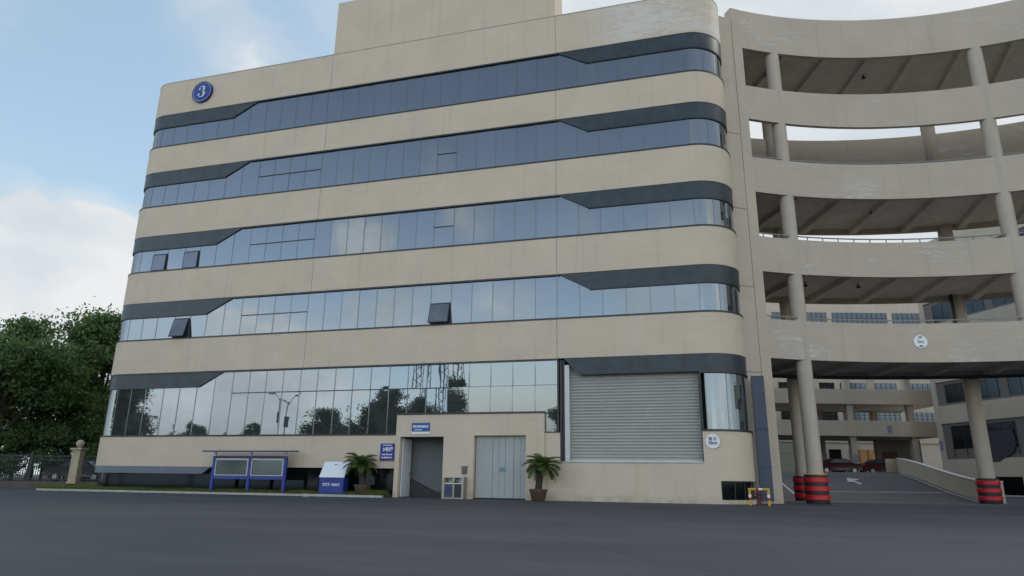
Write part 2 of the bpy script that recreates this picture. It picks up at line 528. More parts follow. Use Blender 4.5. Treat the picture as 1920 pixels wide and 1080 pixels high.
# kerb, verge
kb = MB()
x = -35.3
while x < -15.0:
    x2 = min(x + 1.0, -14.97)
    kb.box(x, x2 - 0.012, -1.16, -1.0, -0.1, 0.10 + random.uniform(-0.006, 0.006))
    x = x2
prev = None
for i in range(9):
    a = R(180 * i / 8)
    q = (-35.3 - 0.75 * math.sin(a) * 1.5, -0.33 - 0.75 * math.cos(a))
    if prev:
        d = Vector((q[0] - prev[0], q[1] - prev[1])).normalized(); nn = Vector((-d.y, d.x)) * 0.08
        kb.prism([(prev[0] + nn.x, prev[1] + nn.y), (q[0] + nn.x, q[1] + nn.y), (q[0] - nn.x, q[1] - nn.y), (prev[0] - nn.x, prev[1] - nn.y)], -0.1, 0.10, 'z')
    prev = q
tag(kb.build('kerb', M_kerb), kind='structure')
vg = MB()
vg.prism([(-35.9, -0.99), (-14.97, -0.99), (-14.97, 0.6), (-35.9, 0.6)], -0.1, 0.07, 'z')
vg.prism([(-200, 3.2), (-44, 3.2), (-34.6, 5.4), (-34.6, 90), (-200, 90)], -0.1, 0.36, 'z')
tag(vg.build('verge_soil', M_soil), kind='structure')
rng = np.random.default_rng(5)
gm = MB()
def blades(n, x0, x1, y0, y1, z, h0, h1, dens=None):
    for _ in range(n):
        bx = rng.uniform(x0, x1); by = rng.uniform(y0, y1)
        if dens and rng.random() > dens(bx): continue
        h = rng.uniform(h0, h1); a = rng.uniform(0, 2 * PI); wd = rng.uniform(0.008, 0.016)
        lx, ly = rng.normal(0, 0.05, 2)
        dx, dy = wd * math.cos(a), wd * math.sin(a)
        gm.quad((bx - dx, by - dy, z), (bx + dx, by + dy, z), (bx + lx * 0.5, by + ly * 0.5, z + h * 0.65))
        gm.quad((bx - dx * .6, by - dy * .6, z + h * .3), (bx + dx * .6, by + dy * .6, z + h * .3), (bx + lx, by + ly, z + h))
blades(14000, -35.9, -15.0, -0.98, -0.28, 0.06, 0.10, 0.26, lambda q: 0.45 + 0.55 * (math.sin(q * 1.3) * math.sin(q * 0.53 + 1) > -0.2))
blades(2600, -36.3, -32.5, -0.95, 0.1, 0.06, 0.14, 0.34)
blades(1500, -16.6, -15.05, -0.9, -0.28, 0.06, 0.15, 0.34)
tag(gm.build('grass', M_grass, recalc=False), 'short patchy grass strip between white kerb and building base', 'grass', kind='stuff')

# ------------------------------------------------------------------ office block 3
XL, RL, XR, RR = -32.65, 1.6, -0.15, 1.9
AL, AR = PI / 2 * RL, PI / 2 * RR


def fp(s, z, n=0.0):
    """point on the facade line: s runs along the front, round both corners and back along the sides"""
    if s < XL:
        q = XL - s
        if q <= AL:
            a = q / RL
            return (XL - (RL + n) * math.sin(a), RL - (RL + n) * math.cos(a), z)
        return (XL - RL - n, RL + (q - AL), z)
    if s > XR:
        q = s - XR
        if q <= AR:
            a = q / RR
            return (XR + (RR + n) * math.sin(a), RR - (RR + n) * math.cos(a), z)
        return (XR + RR + n, RR + (q - AR), z)
    return (s, -n, z)


SL, SR = XL - AL - 14, XR + AR + 16


def stations(s0, s1, extra=()):
    st = {s0, s1, *[e for e in extra if s0 < e < s1]}
    for base, L in ((XL - AL, AL), (XR, AR)):
        for i in range(13):
            q = base + L * i / 12
            if s0 < q < s1: st.add(q)
    return sorted(st)


def strip(m, s0, s1, z0, z1, n1=0.0, n0=-0.3, extra=()):
    zf0 = z0 if callable(z0) else (lambda s: z0)
    zf1 = z1 if callable(z1) else (lambda s: z1)
    rs = []
    for s in stations(s0, s1, extra):
        a, b_ = zf0(s), zf1(s)
        rs.append([fp(s, a, n1), fp(s, a, n0), fp(s, b_, n0), fp(s, b_, n1)])
    m.rings(rs)


B = empty('office_building', (-16, 0, 0), 0, 'six-storey cream office block with ribbon windows and a round blue 3 badge', 'building')
BO = Vector((-16, 0, 0))


def bpart(mb, name, m, parent=None, **kw):
    """part of the office block, built in world coordinates"""
    mb.v = [(p[0] + 16, p[1], p[2]) for p in mb.v]
    return mb.build(name, m, parent or B, **kw)


BANDS = [(20.89, 23.20), (16.78, 19.17), (12.55, 14.88), (8.37, 10.66)]
GB = (2.92, 6.47)
wl = MB()
strip(wl, SL, SR, 23.20, 25.53)
strip(wl, SL, SR, 19.17, 20.89)
strip(wl, SL, SR, 14.88, 16.78)
strip(wl, SL, SR, 10.66, 12.55)
strip(wl, SL, SR, 6.47, 8.37)
strip(wl, SL, -14.95, 1.35, 2.92)
# porch block round the two doors (10 cm proud)
for x0, x1, z0, z1 in ((-14.95, -14.72, -.1, 3.90), (-14.72, -12.43, 2.85, 3.90), (-12.43, -10.89, -.1, 3.90), (-10.89, -8.34, 2.89, 3.90), (-8.34, -7.46, -.1, 3.90)):
    wl.box(x0, x1, -0.10, 0.28, z0, z1)
strip(wl, -7.46, -6.73, -.1, 3.0)
strip(wl, -6.73, -0.40, -.1, 1.72, 0.0, -0.7)
strip(wl, -0.40, 0.24, -.1, 3.03)
strip(wl, 0.24, XR + AR + 1.0, 0.95, 3.03)
strip(wl, 0.24, XR + AR + 1.0, -.1, 0.17)
# rooftop screen wall above the middle of the front
wl.prism([(0.0, 25.55), (2.3, 25.55), (1.75, 29.22), (0.0, 29.22)], -20.57, -6.88, 'x')
bpart(wl, 'wall', M_wall, smooth=30)
for s0, s1 in ((SL, -20.58), (-6.87, SR)):
    cp = MB()
    strip(cp, s0, s1, 25.535, 25.575, 0.015, -0.33)
    bpart(cp, 'coping', M_kerb)
for jx in (-20.79 + 0.2, -6.86):
    for z0, z1 in ((23.2, 25.53), (19.17, 20.89), (14.88, 16.78), (10.66, 12.55), (6.47, 8.37)):
        bpart(MB().box(jx - 0.018, jx + 0.018, -0.004, 0.02, z0, z1), 'expansion_joint', M_joint)
bpart(MB().box(-20.57, -6.88, -0.003, 0.02, 25.545, 25.572), 'expansion_joint', M_joint)
core = MB()
core.box(-33.9, 1.45, 1.7, 24, 0.0, 25.1)
core.box(-32.4, -15.2, 0.5, 1.71, 0.0, 25.1)
core.box(-15.2, -8.0, 2.1, 2.5, 0.0, 3.9)
core.box(-15.2, -8.0, 0.5, 1.71, 3.9, 25.1)
core.box(-8.0, -0.15, 0.72, 1.71, 0.0, 25.1)
bpart(core, 'core', M_core)
rb = MB().box(-6.3, -5.75, 2.6, 3.2, 25.1, 26.55)
bpart(rb, 'roof_curb', M_far)

# slate spandrel panels, notched at the inner ends
NL, NR = [], []
for z0, z1 in BANDS + [GB]:
    zt = z1
    zb = z1 - 0.88
    left = MB()
    e0, e1 = (-27.25, -25.55) if (z0, z1) != GB else (-27.13, -25.50)
    strip(left, SL, e1, lambda s, zb=zb, zt=zt, e0=e0, e1=e1: zb if s <= e0 else zb + (zt - 0.03 - zb) * (s - e0) / (e1 - e0), zt, -0.02, -0.28, (e0,))
    bpart(left, 'spandrel_panel', M_span, smooth=30)
    right = MB()
    f0, f1 = (-6.75, -5.25) if (z0, z1) != GB else (-6.52, -5.80)
    zb = z1 - (0.85 if (z0, z1) != GB else 0.80)
    strip(right, f0, SR, lambda s, zb=zb, zt=zt, f0=f0, f1=f1: zb if s >= f1 else zt - 0.03 + (zb - zt + 0.03) * (s - f0) / (f1 - f0), zt, -0.02, -0.28, (f1,))
    bpart(right, 'spandrel_panel', M_span, smooth=30)

# ribbon windows: every pane a hair out of true, so that the sky breaks from pane to pane
PW = 1.145
GN = -0.09


def pane(m, s0, s1, z0, z1, tx, tz, n=GN):
    """tx: tilt of the top outwards, tz: turn about the vertical (m per m)"""
    h, wd = z1 - z0, s1 - s0
    a, b2, c2, d2 = (fp(s0, z0, n - tz * wd / 2 - tx * h / 2), fp(s1, z0, n + tz * wd / 2 - tx * h / 2), fp(s1, z1, n + tz * wd / 2 + tx * h / 2), fp(s0, z1, n - tz * wd / 2 + tx * h / 2))
    m.quad(a, b2, c2, d2)


rr = random.Random(3)
mull_s = [XL, -31.69, -30.68, -29.45, -28.39, -27.25, -26.1, -24.95, -23.9, -22.85, -21.8, -20.75, -19.72, -18.68, -17.65, -16.62, -15.58, -14.55, -13.52, -12.4, -11.28, -10.17, -9.06, -7.95, -6.86] + [-6.86 + 1.1183 * i for i in range(1, 6)] + [XR]
corner_l = [XL - AL * i / 3 for i in range(1, 4)] + [XL - AL - 1.3 * i for i in range(1, 10)]
corner_r = [XR + AR * i / 3 for i in range(1, 4)] + [XR + AR + 1.3 * i for i in range(1, 11)]
allm = sorted(corner_l) + mull_s + corner_r
vents = {1: [], 2: [], 3: [], 4: []}
for bi, (z0, z1) in enumerate(BANDS + [GB]):
    winA = MB(); frA = MB(); win2 = MB(); fr2 = MB()
    win, fr = winA, frA
    ground = bi == 4
    lo = z0 + 0.07
    hi = z1 - 0.07
    ztr = {1: 18.02, 2: 13.75, 3: 9.55, 4: 5.22}.get(bi)
    tr_panes = {1: range(7, 11), 2: range(7, 11), 3: range(7, 11), 4: range(7, 24)}.get(bi, range(0))
    single = {1: 18, 2: 18, 3: 18}.get(bi)
    for k in range(len(allm) - 1):
        s0, s1 = allm[k], allm[k + 1]
        if ground and -6.9 < s0 < -0.5: continue
        if ground and s0 < -6.9 < s1: s1 = -6.86
        if ground and s0 < -0.35 < s1: s0 = -0.33
        curved = s0 < XL - 1e-6 or s1 > XR + 1e-6
        tx, tz = rr.gauss(0, 0.0022), rr.gauss(0, 0.004)
        win, fr = (win2, fr2) if ground and s0 > -0.5 else (winA, frA)
        zlo, zhi = lo, hi
        idx = k - len(corner_l)                       # 0..27 along the front
        if ground and s0 > -0.5: zlo, zhi = 3.10, 5.68
        if ground and 19 <= idx <= 23: tx += 0.035; tz *= 2   # reset panes that lean back and mirror the sky
        if curved:
            n = 5 if s0 > XL - AL - 0.01 and s1 < XR + AR + 0.01 else 1
            for j in range(n):
                qa = s0 + (s1 - s0) * j / n; qb = s0 + (s1 - s0) * (j + 1) / n
                win.quad(fp(qa, zlo, GN), fp(qb, zlo, GN), fp(qb, zhi, GN), fp(qa, zhi, GN))
        elif (idx in tr_panes or idx == single) and ztr:
            if bi == 3 and idx == single:
                pane(win, s0 + .012, s1 - .012, ztr, zhi, tx, tz)
                vents[3].append((s0, s1, zlo, ztr))
            else:
                t2, t3 = rr.gauss(0, 0.003) + (0.035 if ground and 19 <= idx <= 23 else 0), rr.gauss(0, 0.005)
                pane(win, s0 + .012, s1 - .012, ztr, zhi, tx, tz)
                pane(win, s0 + .012, s1 - .012, zlo, ztr, t2, t3)
            strip(fr, s0, s1, ztr - 0.022, ztr + 0.022, GN + 0.03, GN - 0.05)
        elif bi == 2 and idx in (1, 3):
            zt2 = 13.66
            vents[2].append((s0, s1, zlo, zt2))
            pane(win, s0 + .012, s1 - .012, zt2, zhi, tx, tz)
            strip(fr, s0, s1, zt2 - 0.03, zt2 + 0.03, GN + 0.03, GN - 0.05)
        elif bi == 3 and idx == 3:
            zt2 = 9.58
            vents[3].append((s0, s1, zlo, zt2))
            pane(win, s0 + .012, s1 - .012, zt2, zhi, tx, tz)
            strip(fr, s0, s1, zt2 - 0.03, zt2 + 0.03, GN + 0.03, GN - 0.05)
        else:
            pane(win, s0 + .012, s1 - .012, zlo, zhi, tx, tz)
    win, fr = winA, frA
    ro = bpart(win, 'ribbon_window', M_glass, recalc=False, smooth=20)
    # frame: head, sill, mullions
    if ground:
        strip(fr, SL, -14.95, z0 + 0.005, z0 + 0.085, 0.025, -0.25)
        strip(fr, SL, -6.80, z1 - 0.085, z1 - 0.003, 0.012, -0.25)
        strip(fr, -14.99, -7.44, 3.905, 3.985, 0.135, -0.25)
        strip(fr, -7.43, -6.80, 3.005, 3.055, 0.01, -0.25)
        strip(fr2, -0.38, SR - .1, 3.035, 3.12, 0.03, -0.25)
        strip(fr2, -0.38, SR - .1, 5.59, 5.665, 0.012, -0.25)
        strip(fr2, -0.40, -0.33, 3.11, 5.6, 0.0, -0.25)
        strip(fr, -6.86, -6.78, 3.06, 6.38, 0.0, -0.25)
    else:
        strip(fr, SL, SR - .1, z0 + 0.005, z0 + 0.085, 0.02, -0.25)
        strip(fr, -25.6, -6.7, z1 - 0.085, z1 - 0.003, 0.012, -0.25)
        strip(fr, SL, -27.25, z1 - 0.93, z1 - 0.885, -0.03, -0.25)
        strip(fr, -5.25, SR - .1, z1 - 0.90, z1 - 0.855, -0.03, -0.25)
    fr.use(1)
    for k, s in enumerate(allm[1:-1]):
        if ground and -6.9 < s < -0.3: continue
        hw = 0.027
        z_lo, z_hi = z0 + 0.08, z1 - 0.08
        if ground and -14.9 < s < -7.5: z_lo = 3.98
        if ground and s > -0.3: z_lo, z_hi = 3.11, 5.6; fr2.use(1); strip(fr2, s - hw, s + hw, z_lo, z_hi, GN + 0.012, GN - 0.04); continue
        strip(fr, s - hw, s + hw, z_lo, z_hi, GN + 0.012, GN - 0.04)
    bpart(fr, 'window_frame', [M_frame, M_mull], ro)
    if ground:
        ro2 = bpart(win2, 'ribbon_window', M_glass, recalc=False, smooth=20)
        bpart(fr2, 'window_frame', [M_frame, M_mull], ro2)
    if bi in (2, 3):
        for (s0, s1, za, zb) in vents[bi]:
            hole = MB().box(s0 + 0.02, s1 - 0.02, 0.05, 0.35, za, zb)
            bpart(hole, 'vent_opening', M_dark, ro)
            ang = R(1.5) if bi == 2 else R(14)
            v = MB(); h = zb - za - 0.05; wdt = s1 - s0 - 0.05
            p0 = Vector((s0 + 0.025, -(GN + 0.05), zb - 0.03))
            dn = Vector((0, -math.sin(ang), -math.cos(ang))); nn = Vector((0, -math.cos(ang), math.sin(ang)))
            def bx(m, u0, u1, v0, v1, t0, t1):
                ps = []
                for tt in (t0, t1):
                    for (uu, vv) in ((u0, v0), (u1, v0), (u1, v1), (u0, v1)):
                        ps.append(p0 + Vector((uu, 0, 0)) + dn * vv + nn * tt)
                b0 = len(m.v); m.v += [tuple(q) for q in ps]
                m.f += [(b0, b0 + 1, b0 + 2, b0 + 3), (b0 + 4, b0 + 5, b0 + 6, b0 + 7), (b0, b0 + 1, b0 + 5, b0 + 4), (b0 + 1, b0 + 2, b0 + 6, b0 + 5), (b0 + 2, b0 + 3, b0 + 7, b0 + 6), (b0 + 3, b0, b0 + 4, b0 + 7)]
            bx(v, 0, wdt, 0, h, 0.02, 0.035)
            bpart(v, 'vent_window', M_glassv, ro)
            v2 = MB()
            bx(v2, 0, 0.035, 0, h, -0.02, 0.04); bx(v2, wdt - 0.035, wdt, 0, h, -0.02, 0.04)
            bx(v2, 0.035, wdt - 0.035, 0, 0.035, -0.02, 0.04); bx(v2, 0.035, wdt - 0.035, h - 0.035, h, -0.02, 0.04)
            bpart(v2, 'vent_frame', M_frame, ro)

# plinth and dark glazed base on the left
pb = MB()
strip(pb, SL, -25.62, lambda s: 0.985 if s <= -26.15 else 0.985 + (1.345 - 0.985) * (s + 26.15) / 0.53, 1.348, -0.01, -0.25, (-26.15,))
bpart(pb, 'plinth_panel', M_plinth, smooth=30)
bw = MB()
x = SL
while x < -15.0:
    x2 = min(x + 1.2, -14.96)
    if x < XL - AL - 1.3 or x > XL:
        bw.quad(fp(x, -.05, -0.26), fp(x2, -.05, -0.26), fp(x2, 1.36, -0.27), fp(x, 1.36, -0.27))
    else:
        for j in range(4):
            qa, qb = x + (x2 - x) * j / 4, x + (x2 - x) * (j + 1) / 4
            bw.quad(fp(qa, -.05, -0.26), fp(qb, -.05, -0.26), fp(qb, 1.36, -0.27), fp(qa, 1.36, -0.27))
    x = x2
bwo = bpart(bw, 'basement_window', M_glassd, recalc=False)
bf = MB()
strip(bf, SL, -14.97, -.05, 0.16, -0.15, -0.3)
bpart(bf, 'window_frame', M_frame, bwo)
bw2 = MB()
st_ = stations(0.26, XR + AR + 0.9)
for a_, c_ in zip(st_[:-1], st_[1:]):
    bw2.quad(fp(a_, 0.16, -0.16), fp(c_, 0.16, -0.16), fp(c_, 0.96, -0.16), fp(a_, 0.96, -0.16))
bwo2 = bpart(bw2, 'basement_window', M_glassd, recalc=False)
bf2 = MB()
for s in (0.27, 0.9, 1.5, 2.1, 2.7): strip(bf2, s, s + 0.04, 0.17, 0.95, -0.12, -0.2)
strip(bf2, 0.26, 2.8, 0.90, 0.95, -0.118, -0.2)
bpart(bf2, 'window_frame', M_frame, bwo2)

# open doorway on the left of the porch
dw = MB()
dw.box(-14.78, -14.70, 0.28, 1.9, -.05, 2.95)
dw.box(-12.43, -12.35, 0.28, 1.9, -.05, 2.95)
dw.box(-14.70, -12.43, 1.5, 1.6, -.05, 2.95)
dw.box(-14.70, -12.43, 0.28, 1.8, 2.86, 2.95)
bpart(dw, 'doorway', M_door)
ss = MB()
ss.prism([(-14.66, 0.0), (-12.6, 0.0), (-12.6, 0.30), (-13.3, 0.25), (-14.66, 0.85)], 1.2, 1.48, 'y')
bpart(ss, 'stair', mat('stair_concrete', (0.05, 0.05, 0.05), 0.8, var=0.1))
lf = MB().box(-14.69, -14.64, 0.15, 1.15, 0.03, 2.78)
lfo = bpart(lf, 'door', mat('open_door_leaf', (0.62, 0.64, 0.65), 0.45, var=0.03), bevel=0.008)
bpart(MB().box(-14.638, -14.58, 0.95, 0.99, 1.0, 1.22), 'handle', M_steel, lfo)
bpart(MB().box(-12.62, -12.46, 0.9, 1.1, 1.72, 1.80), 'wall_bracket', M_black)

# grey folding gate
gt = MB()
gx = [-10.86, -10.02, -9.40, -8.98, -8.37]
for i in range(4):
    gt.box(gx[i] + 0.006, gx[i + 1] - 0.006, 0.16 + 0.012 * (i % 2), 0.20 + 0.012 * (i % 2), 0.06, 2.885)
go = bpart(gt, 'gate', M_gate, bevel=0.006)
gp = MB()
for gx0 in (-10.44, -9.72, -8.66): gp.box(gx0 - 0.012, gx0 + 0.012, 0.148, 0.158, 0.06, 2.88)
bpart(gp, 'gate_rib', M_gate, go)
bpart(MB().box(-9.68, -9.36, 0.13, 0.148, 1.27, 1.31).box(-9.66, -9.38, 0.132, 0.15, 1.33, 1.43), 'gate_label', mat('teal_label', (0.10, 0.28, 0.33), 0.4), go)
bpart(MB().box(-10.89, -8.34, 0.02, 0.30, -.05, 0.05), 'threshold', M_dark)
bpart(MB().box(-10.888, -8.342, 0.24, 0.3, 0.05, 2.889), 'gate_backing', M_dark)

# roller shutter with its side post
sh = MB()
zz, n = 1.74, 0
pr = []
while zz < 6.36:
    for k in range(6):
        pr.append((0.37 + 0.034 * math.cos(2 * PI * k / 6), zz + 0.14 * k / 6))
    zz += 0.14
pts = [[(xx, y, z) for (y, z) in pr] for xx in (-6.30, -0.42)]
sh.rings(pts, cap=False, closed=False)
sho = bpart(sh, 'roller_shutter', mat('shutter_steel', (0.43, 0.425, 0.395), 0.45, 0.15, var=0.05, vscale=1.0), recalc=False, smooth=60)
bpart(MB().box(-6.30, -0.42, 0.33, 0.37, 1.722, 1.80), 'bottom_rail', M_lightmetal, sho)
bpart(MB().box(-6.52, -6.30, 0.10, 0.40, 1.722, 6.15), 'shutter_post', M_lightmetal, sho)
bpart(MB().box(-6.73, -6.64, 0.02, 0.4, 1.722, 6.38).box(-6.64, -6.52, 0.14, 0.4, 1.722, 6.38), 'shutter_frame', M_frame, sho)
bpart(MB().box(-0.44, -0.40, 0.05, 0.4, 1.722, 5.6), 'shutter_frame', M_frame, sho)
bpart(MB().box(-6.74, -0.40, -0.02, 0.0, 1.66, 1.715), 'sill', M_kerb)
bpart(MB().box(-6.55, -0.40, 0.30, 0.72, 6.30, 6.46), 'shutter_box', M_dark, sho)

# grey duct between the block and the ramp
du = empty('drain_duct', (2.15, 1.62, 0), 0, 'tall blue-grey rectangular metal duct in the corner beside the ramp pier', 'duct')
dm = MB()
for z0, z1 in ((0.12, 1.55), (1.57, 3.2), (3.22, 5.6)): dm.box(-0.27, 0.27, -0.16, 0.3, z0, z1)
dm.build('duct_casing', M_ductm, du, bevel=0.012)
for z in (1.545, 3.195): MB().box(-0.29, 0.29, -0.185, 0.31, z, z + 0.03).build('duct_flange', M_ductm, du)

# ------------------------------------------------------------------ curved parking ramp
RC = (14.2, -15.3)
RI, RO = 21.5, 27.0
G = empty('parking_ramp', (RC[0], 6, 0), 0, 'curved open concrete parking ramp of stacked parapets and round columns', 'parking ramp')


def gpart(mb, name, m, parent=None, **kw):
    mb.v = [(p[0] - RC[0], p[1] - 6, p[2]) for p in mb.v]
    return mb.build(name, m, parent or G, **kw)


A0, A1 = -31.7, 44
PAR = [(23.79, 26.22), (19.47, 21.47), (15.28, 17.25), (11.01, 12.86), (6.66, 8.59)]
for i, (z0, z1) in enumerate(PAR):
    gpart(MB().arc(RC, RI, RI + 0.22, z0, z1, A0, A1, 70), 'parapet', M_ring, smooth=30)
    gpart(MB().arc(RC, RO - 0.22, RO, z0 - 0.01, z1 - (0.3 if i == 0 else 0), -37, A1, 70), 'parapet', M_ring, smooth=30)
    if i != 1:
        gpart(MB().arc(RC, RI + 0.22, RO - 0.22, z0 + 0.30, z0 + 0.55, -37, A1, 60), 'deck', M_deck, smooth=30)
        for k in range(12):
            a = -30.5 + 6.3 * k
            bmm = MB().arc(RC, RI + 0.225, RO - 0.225, z0 + 0.012, z0 + 0.31, a - 0.45, a + 0.45, 2)
            gpart(bmm, 'beam', M_deck)
for zt, off in ((17.25, 0.10), (12.86, 0.2), (8.59, 0.18)):
    hr = MB()
    hr.arc(RC, RI + 0.05, RI + 0.11, zt + off - 0.025, zt + off + 0.025, A0, A1, 70)
    for k in range(34):
        a = A0 + 0.8 + 2.2 * k
        hr.arc(RC, RI + 0.06, RI + 0.10, zt, zt + off - 0.02, a, a + 0.1, 1)
    gpart(hr, 'handrail', M_railg)
def colpos(r, a): return (RC[0] + r * math.sin(R(a)), RC[1] + r * math.cos(R(a)))
cols = [(colpos(RI + 0.335, -26.3), 0.36, 23.9), (colpos(RI + 0.335, 2.3), 0.36, 23.9), (colpos(RI + 0.335, 31.2), 0.36, 23.9),
        (colpos(RO - 0.1, -21.0), 0.31, 24.1), (colpos(RO - 0.1, -0.7), 0.38, 24.1), (colpos(RO - 0.1, 21), 0.38, 24.1)]
for (cx, cy), r, h in cols:
    gpart(MB().lathe([(r, -0.1), (r, h)], cx, cy, 32), 'column', M_col, smooth=40)
pm = MB()
pm.arc(RC, RI - 0.02, RI + 0.5, -.1, 25.5, -36.5, -33.25, 6)
pm.arc(RC, RI - 0.04, RI + 0.5, -.1, 26.2, -33.2, -31.7, 6)
gpart(pm, 'pier', wall_mat('pier_render', (0.48, 0.41, 0.325)), smooth=30)
pj = MB()
pj.arc(RC, RI - 0.005, RI + 0.3, 0, 25.5, -33.25, -33.2, 1)
for z in (5.9, 10.1, 14.2, 18.4): pj.arc(RC, RI - 0.023, RI + 0.3, z, z + 0.03, -36.5, -33.25, 6)
gpart(pj, 'expansion_joint', mat('rust_joint', (0.17, 0.12, 0.08), 0.9))
# pipes hung under the lowest deck
pp = MB()
for rad, z in ((RO - 0.9, 6.52), (RO - 1.3, 6.56)):
    pts = [(RC[0] + rad * math.sin(R(a)), RC[1] + rad * math.cos(R(a)), z) for a in range(-33, 30, 3)]
    pp.tube(pts, 0.05, 8)
gpart(pp, 'pipe', M_iron)
for a, z0 in ((-24.5, 23.79), (-10.5, 23.79), (-24, 15.28), (-12, 15.28), (-22, 11.01), (-15, 11.01)):
    cx, cy = colpos(RI + 2.2, a)
    gpart(MB().lathe([(0.04, 0.3), (0.04, 0.16), (0.11, 0.13), (0.11, 0.06), (0.04, 0.03)], cx, cy, 14, z0), 'ceiling_lamp', mat('lamp_grey', (0.05, 0.047, 0.045), 0.6))
# a lamp box and downpipe on the outer column
cx, cy = cols[4][0]
gpart(MB().box(cx - 0.75, cx - 0.28, cy - 0.75, cy - 0.35, 12.0, 12.55).box(cx - 0.46, cx - 0.32, cy - 0.46, cy - 0.3, 8.6, 12.0), 'lamp_box', M_black)


def guard(cx, cy, r, z, label):
    g = empty('column_guard', (cx, cy, z), 0, label, 'column guard', 'striped guards round the ramp columns')
    h = 1.28
    MB().lathe([(r + 0.015, 0), (r + 0.14, 0), (r + 0.15, 0.03), (r + 0.15, h - 0.03), (r + 0.13, h), (r + 0.015, h)], 0, 0, 32).build('sleeve', M_rubber, g, smooth=40)
    for k in range(3):
        z0 = 0.16 + 0.39 * k
        MB().lathe([(r + 0.152, z0), (r + 0.185, z0 + 0.03), (r + 0.185, z0 + 0.20), (r + 0.152, z0 + 0.23)], 0, 0, 32).build('red_band', M_red, g, smooth=40)
    return g


g1 = guard(*cols[0][0], 0.36, 0.0, 'black column guard with red bands round the nearest ramp column')
MB().lathe([(0.362, 1.285), (0.50, 1.285), (0.50, 1.33), (0.362, 1.34)], 0, 0, 32).build('yellow_rim', M_yellow, g1, smooth=40)
guard(*cols[3][0], 0.31, 0.0, 'red and black column guard half hidden behind the yellow rimmed one')
guard(*cols[4][0], 0.38, 0.0, 'red and black column guard standing alone at the end of the low ramp wall')

# low wall along the ramp road
rw = empty('ramp_wall', (14.62, 22, 0), 0, 'low cream parapet wall climbing along the right side of the ramp road', 'wall')
wm = MB(); wc = MB()
ys = [12.1 + (33.2 - 12.1) * i / 20 for i in range(21)]
for (a, b_) in zip(ys[:-1], ys[1:]):
    za, zb = ramp_z(a) + 1.1, ramp_z(b_) + 1.1
    wm.prism([(a - 22, -0.2), (b_ - 22, -0.2), (b_ - 22, zb), (a - 22, za)], -0.11, 0.11, 'x')
    wc.prism([(a - 22, za + .002), (b_ - 22, zb + .002), (b_ - 22, zb + 0.06), (a - 22, za + 0.06)], -0.14, 0.14, 'x')
wm.box(-0.9, 0.11, 11.2, 11.42, -0.2, ZR + 1.1)
wm.build('wall_panel', M_far, rw)
wc.build('coping', mat('pale_coping', (0.62, 0.60, 0.56), 0.7, var=0.08), rw)

# ------------------------------------------------------------------ buildings behind the ramp
rz = math.atan2(-0.886, 0.464)
O2 = empty('office_building', (22.3, 49.1, 0), rz, 'cream office block with grey window bands seen behind the ramp column at right', 'building')
m = MB()
SP = [(-0.1, 3.43), (6.95, 8.74), (11.12, 12.93), (15.3, 17.1), (19.5, 21.3), (23.7, 26.0)]
for z0, z1 in SP: m.box(0, 46, 0, 0.3, z0, z1)
m.box(0, 0.55, -0.06, 0.3, 0, 26.05)
m.box(0, 46, 0.35, 14, 0, 25.6)
m.build('wall', M_far, O2)
M_greyinf = mat('grey_infill', (0.15, 0.135, 0.12), 0.5, var=0.12)
for i, (z0, z1) in enumerate([(3.43, 6.95), (8.74, 11.12), (12.93, 15.3), (17.1, 19.5), (21.3, 23.7)]):
    MB().box(0.55, 46, 0.14, 0.34, z0 + .002, z1 - .002).build('infill', M_greyinf, O2)
    k = 1.6
    while k < 22:
        ww = 2.5 if i else 3.0
        wo = MB().box(k, k + ww, 0.10, 0.138, z0 + (1.0 if i == 0 and int(k) % 2 else 0.25), z1 - 0.3).build('window', M_glassf, O2)
        wf = MB()
        for q in (k, k + ww / 2, k + ww): wf.box(q - 0.03, q + 0.03, 0.08, 0.099, z0 + 0.25, z1 - 0.3)
        wf.build('window_frame', M_frame, wo)
        k += ww + 1.1
MB().prism([(5.6, 5.9), (8.4, 5.9), (8.6, 4.6), (8.2, 3.9), (6.6, 3.1), (5.6, 3.1)], -0.03, 0.2, 'y').build('entrance_panel', mat('entrance_dark', (0.035, 0.036, 0.04), 0.6), O2)
bo = MB().box(4.4, 8.6, -0.02, 0.1, 0.15, 1.75).build('basement_window', M_glassd, O2)
MB().box(5.5, 20, -0.5, -0.0, -0.1, 0.14).build('step', M_kerb, O2)
MB().box(0.08, 0.46, -0.11, -0.061, 4.3, 5.3).build('wall_plate', mat('lilac_plate', (0.22, 0.22, 0.34), 0.5), O2)

# elevated parking bridge far behind
O3 = empty('parking_bridge', (13, 50.6, 0), math.atan2(3.9, 13.2), 'two-level cream parking bridge on columns far behind under the ramp', 'bridge')
m = MB()
for z0, z1 in ((9.40, 11.02), (5.96, 7.60)):
    m.box(-26, 12.5, 0, 0.3, z0, z1); m.box(-26, 12.5, 8.7, 9.0, z0, z1 - 0.2)
m.build('parapet', M_far, O3)
m = MB()
for z0 in (9.42, 5.98): m.box(-26, 12.5, 0.3, 8.7, z0 + .1, z0 + 0.4)
m.build('deck', M_deck, O3)
for lx in (-12.0, 1.9, 8.6):
    MB().box(lx - 0.32, lx + 0.32, 0.32, 0.96, 1.7, 14.0).build('column', M_col, O3)
    MB().box(lx - 0.32, lx + 0.32, 7.8, 8.5, 1.7, 14.0).build('column', M_col, O3)
for lx in (1.9, 5.8):
    MB().box(lx - 0.22, lx + 0.22, -0.03 + (0.34 if lx < 3 else 0) - 0.05, -0.004 + (0.32 if lx < 3 else 0), 6.3 if lx > 3 else 3.2, 7.1 if lx > 3 else 4.0).build('wall_plate', bpy.data.materials['lilac_plate'], O3)
